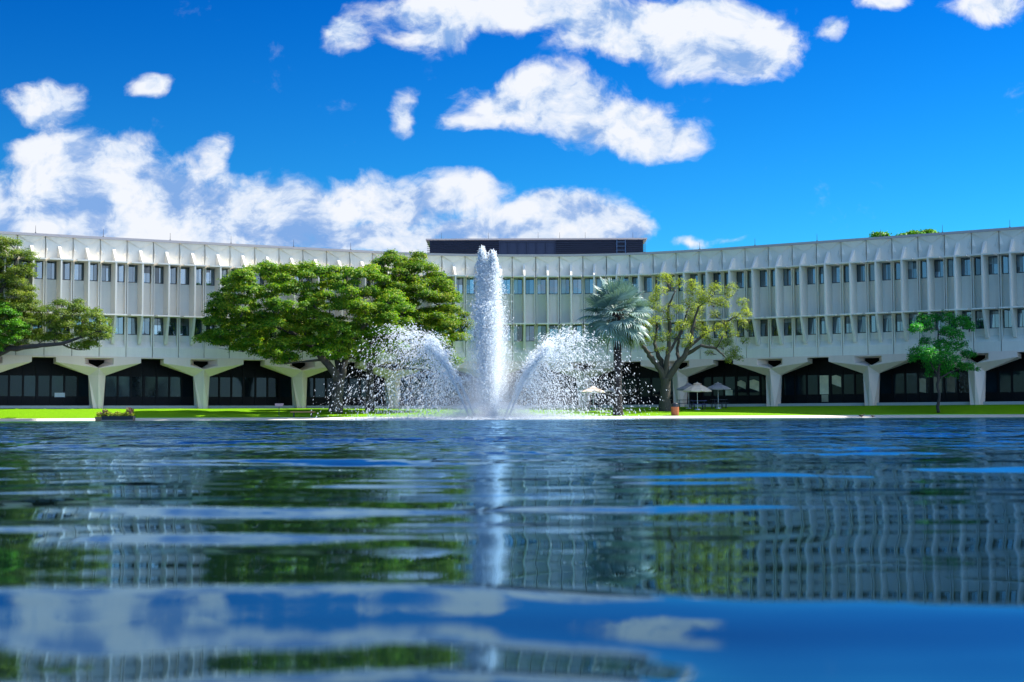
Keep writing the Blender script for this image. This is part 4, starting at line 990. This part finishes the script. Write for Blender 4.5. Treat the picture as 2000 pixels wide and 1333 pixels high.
# ------------------------------------------------------------------ fountain
def build_fountain():
    Y0 = 80.0; u, _ = px_uv(957, 820); X0 = u * Y0
    T = empty('fountain', (X0, Y0, 0), label='tall white lake fountain with twin plumes and arching side sprays', cat='fountain')
    m, nt, b = new_mat('white_water'); N = NT(nt)
    b.inputs['Base Color'].default_value = (.95, .97, .99, 1); b.inputs['Roughness'].default_value = .25; b.inputs['Specular IOR Level'].default_value = .6
    tr = N.n('ShaderNodeBsdfTranslucent'); tr.inputs[0].default_value = (.90, .96, 1.0, 1)
    ms = N.n('ShaderNodeMixShader'); ms.inputs[0].default_value = .62; N.link(b.outputs[0], ms.inputs[1]); N.link(tr.outputs[0], ms.inputs[2])
    tp = N.n('ShaderNodeBsdfTransparent'); m2 = N.n('ShaderNodeMixShader'); m2.inputs[0].default_value = .42      # clear drops let part of the light through
    N.link(ms.outputs[0], m2.inputs[1]); N.link(tp.outputs[0], m2.inputs[2]); N.link(m2.outputs[0], nt.nodes['Material Output'].inputs[0])
    rg = np.random.default_rng(99)
    OV = np.array([(1, 0, 0), (-1, 0, 0), (0, 1, 0), (0, -1, 0), (0, 0, 1), (0, 0, -1)], float)
    OF = np.array([(0, 2, 4), (2, 1, 4), (1, 3, 4), (3, 0, 4), (2, 0, 5), (1, 2, 5), (3, 1, 5), (0, 3, 5)])
    def drops(name, Pc, Vel, rad, stretch=.9):
        ok = Pc[:, 2] > 0.01; Pc, Vel, rad = Pc[ok], Vel[ok], rad[ok]
        n = len(Pc); vn = Vel / (np.linalg.norm(Vel, axis=1)[:, None] + 1e-9)
        st = 1 + stretch * rg.random(n) ** 2 * 2
        V = OV[None] * (rad[:, None] * rg.uniform(.7, 1.2, (n, 3)))[:, None, :]
        dotv = (V * vn[:, None, :]).sum(2); V = V + vn[:, None, :] * (dotv * (st[:, None] - 1))[:, :, None] + Pc[:, None, :]
        F = OF[None] + (np.arange(n) * 6)[:, None, None]
        return np_obj(name, V.reshape(-1, 3), F.reshape(-1, 3), m, T, smooth=True)
    G = 9.8
    # turbulent wobble shared by neighbouring drops so that they gather in strings
    def wob(t, seed, amp):
        r = np.random.default_rng(seed); o = np.zeros((len(t), 3))
        for k in range(7):
            f = r.uniform(2, 16); o += amp * r.normal(0, 1, 3) * np.sin(f * t[:, None] + r.uniform(0, 6.28, 3)) / math.sqrt(f / 3)
        return o
    # central twin plume ------------------------------------------------
    PC, VC, RC = [], [], []
    for (dx, top, n, sd) in ((-.42, 9.30, 11000, 1), (.24, 9.18, 12500, 2), (-.02, 7.6, 6000, 3)):
        vz = math.sqrt(2 * G * top); tu = vz / G
        t = rg.uniform(0, 1, n) ** .85 * tu                          # rising water
        z = vz * t - .5 * G * t * t
        hz = z / top
        cx = dx * hz ** .8; sig = .05 + .30 * hz ** .8 * (1 - .90 * hz ** 4)
        p = np.stack([cx + rg.normal(0, 1, n) * sig, rg.normal(0, 1, n) * sig, z + rg.normal(0, .08, n) * (1 + hz)], 1) + wob(t, sd, .035) * hz[:, None]
        v = np.stack([0 * t, 0 * t, vz - G * t], 1); PC.append(p); VC.append(v); RC.append(rg.uniform(.010, .030, n) * (1 + .3 * hz))
        n2 = int(n * 1.5)                                            # falling veil
        tf = rg.uniform(0, 1, n2) ** .75 * tu * .98; z = top * rg.uniform(.82, 1.0, n2) - .5 * G * tf ** 2 * rg.uniform(.75, 1, n2)
        ang = rg.uniform(0, 6.28, n2); sp = np.abs(rg.normal(.50, .45, n2)) + .04
        p = np.stack([dx * .9 + np.cos(ang) * (.03 + sp * tf), np.sin(ang) * (.03 + sp * tf), z], 1) + rg.normal(0, .05, (n2, 3))
        PC.append(p); VC.append(np.stack([np.cos(ang) * sp, np.sin(ang) * sp, -G * tf], 1)); RC.append(rg.uniform(.006, .020, n2) * np.where(rg.random(n2) < .06, 1.7, 1))
    # dense white core standing slightly right of the middle
    n = 9000; z = rg.uniform(0, 1, n) ** 1.15 * 6.6; s = .20 + .035 * z
    PC.append(np.stack([.02 - .03 * z + rg.normal(0, 1, n) * s * .8, rg.normal(0, 1, n) * s, z], 1)); VC.append(np.tile([0, 0, 8.], (n, 1))); RC.append(rg.uniform(.02, .05, n))
    drops('central_plume', np.vstack(PC), np.vstack(VC), np.concatenate(RC))
    # arching side sprays ----------------------------------------------
    for k, (az, x0, top, span, sd, lab) in enumerate(((172, -.80, 4.95, 3.75, 11, 'left'), (190, -1.12, 4.55, 3.35, 12, 'left'), (8, .78, 4.70, 3.70, 13, 'right'), (-12, 1.0, 4.35, 3.3, 14, 'right'))):
        vz = math.sqrt(2 * G * top); tu = vz / G; vh = span / tu; a = R(az); dirv = np.array([math.cos(a), math.sin(a), 0.])
        P_, V_, R_ = [], [], []
        n = 5600; t = rg.uniform(0, 1, n) ** 1.25 * tu * .74
        sig = .018 + .24 * (t / tu) ** 2.2
        p = np.array([x0, 0, 0]) + dirv * (vh * t)[:, None]; p[:, 2] = vz * t - .5 * G * t * t
        P_.append(p + rg.normal(0, 1, (n, 3)) * sig[:, None] + wob(t * 2, sd, .05) * (t / tu)[:, None]); V_.append(dirv * vh + np.stack([0 * t, 0 * t, vz - G * t], 1)); R_.append(rg.uniform(.008, .022, n) * (1 + .4 * t / tu))
        n = 8500; t = rg.uniform(.48, 2.0, n) ** 1.08 * tu; f = rg.uniform(.34, 1.12, n) ** .7; vz2 = vz * f ** .6; vh2 = vh * f * rg.uniform(.72, 1.18, n)
        aa = a + rg.normal(0, .16, n)
        p = np.stack([x0 + np.cos(aa) * vh2 * t, np.sin(aa) * vh2 * t, vz2 * t - .5 * G * t * t], 1)
        p += rg.normal(0, .14, p.shape) * (t / tu)[:, None] + wob(t * 3 + f * 5, sd + 50, .10)
        P_.append(p); V_.append(np.stack([np.cos(aa) * vh2, np.sin(aa) * vh2, vz2 - G * t], 1)); R_.append(.007 + .030 * rg.random(n) ** 2.8)
        # drops shed on the inside of the arc
        n = 3500; t = rg.uniform(.25, 1.6, n) * tu; f = rg.uniform(.25, .9, n)
        p = np.stack([x0 + math.cos(a) * vh * t * f, rg.normal(0, .3, n), rg.uniform(0, 1, n) ** 1.3 * (vz * .9 * np.minimum(t, tu) - .5 * G * np.minimum(t, tu) ** 2)], 1)
        P_.append(p); V_.append(np.tile([0, 0, -6.], (n, 1))); R_.append(rg.uniform(.006, .020, n))
        # thin twisted strings of water at the crest
        st = []
        for q in range(70):
            tt = rg.uniform(.8, 1.25) * tu; f = rg.uniform(.8, 1.08); c0 = np.array([x0 + math.cos(a) * vh * f * tt, math.sin(a) * vh * f * tt + rg.normal(0, .2), vz * f ** .6 * tt - .5 * G * tt * tt])
            n_ = rg.integers(8, 22); dd = rg.normal(0, 1, 3); dd /= np.linalg.norm(dd); w_ = c0 + rg.normal(0, .12, 3)
            for j in range(n_):
                st.append(w_.copy()); dd += rg.normal(0, .35, 3); dd /= np.linalg.norm(dd); w_ = w_ + dd * .028
        st = np.array(st); P_.append(st); V_.append(rg.normal(0, 1, st.shape)); R_.append(rg.uniform(.010, .022, len(st)))
        o = drops('side_spray', np.vstack(P_), np.vstack(V_), np.concatenate(R_), 1.5)
    # froth where the drops land, sitting on the water
    n = 3500; r = rg.uniform(0, 1, n) ** 1.6; a = rg.uniform(0, 6.28, n)
    p = np.stack([np.cos(a) * r * 1.5, np.sin(a) * r * .9, .30 * rg.random(n) * (1 - r) + .02], 1)
    drops('splash', p, np.tile([0, 0, 2.], (n, 1)), rg.uniform(.012, .035, n))
    n = 9000; r = rg.uniform(0, 1, n) ** .6; a = rg.uniform(0, 6.28, n)
    p = np.stack([np.cos(a) * r * 8.2, np.sin(a) * r * 2.6, np.abs(rg.normal(0, .07, n)) + .015], 1)
    drops('froth', p, np.tile([0, 0, 2.], (n, 1)), rg.uniform(.008, .028, n))
    # nozzle float
    nz = MB(); nz.lathe([(.10, -.05), (.11, .01), (.08, .03), (.0, .035)], 16); nz.build('nozzle_float', M_ladder, T)
    # mist: even density bodies nested so that the veil thins outwards
    def mist(name, rings, dens, seed):
        mm = bpy.data.materials.new(name + '_vapour'); mm.use_nodes = True; t = mm.node_tree; t.nodes.clear()
        v = t.nodes.new('ShaderNodeVolumePrincipled'); v.inputs['Color'].default_value = (.96, .98, 1, 1); v.inputs['Density'].default_value = dens; v.inputs['Anisotropy'].default_value = .25
        o_ = t.nodes.new('ShaderNodeOutputMaterial'); t.links.new(v.outputs[0], o_.inputs[1])
        n = 28; V = []; rr = np.random.default_rng(seed); ph = rr.uniform(0, 6.28, 6)
        for (z, cx, rx, ry) in rings:
            for q in range(n):
                a = 2 * math.pi * q / n; w = 1 + .10 * math.sin(3 * a + ph[0] + z) + .07 * math.sin(5 * a + ph[1] + 2.3 * z) + .05 * math.sin(9 * a + ph[2] - 3.1 * z)
                V.append((cx + rx * w * math.cos(a), ry * w * math.sin(a), z))
        F = []
        for k in range(len(rings) - 1):
            for q in range(n): F.append((k * n + q, k * n + (q + 1) % n, (k + 1) * n + (q + 1) % n, (k + 1) * n + q))
        F.append(tuple(range(n))[::-1]); F.append(tuple(range((len(rings) - 1) * n, len(rings) * n)))
        return obj('mist', V, F, mm, T, smooth=True)
    def col(sc, top, base=1.0):
        return [(z, -.05, sc * base * (.25 + .95 * math.sin(min(1, (1 - z / top) * 1.25 + .12) * 1.5708) ** .8) * (1 if z > .4 else 1.15), sc * (.25 + .9 * (1 - z / top) ** .5)) for z in np.linspace(.03, top, 22)]
    mist('core_mist', [(z, .02 - .03 * z, .34 * (1 - (z / 7.2) ** 3) + .02, .34 * (1 - (z / 7.2) ** 3) + .02) for z in np.linspace(.03, 7.1, 16)], 2.2, 7)
    mist('inner_mist', col(.55, 8.9), .55, 1); mist('middle_mist', col(.95, 7.8), .22, 2); mist('outer_mist', col(1.45, 6.2), .10, 3)
    def low(rx, ry, h, cx=0): return [(z, cx, rx * math.sqrt(max(.02, 1 - (z / h) ** 2)), ry * math.sqrt(max(.02, 1 - (z / h) ** 2))) for z in np.linspace(.02, h * .985, 9)]
    mist('low_mist', low(2.6, 1.6, 1.1), .45, 4); mist('surface_mist', low(7.6, 2.4, .42), .22, 5); mist('wide_mist', low(5.4, 2.2, 3.2, .3), .050, 6)
build_fountain()
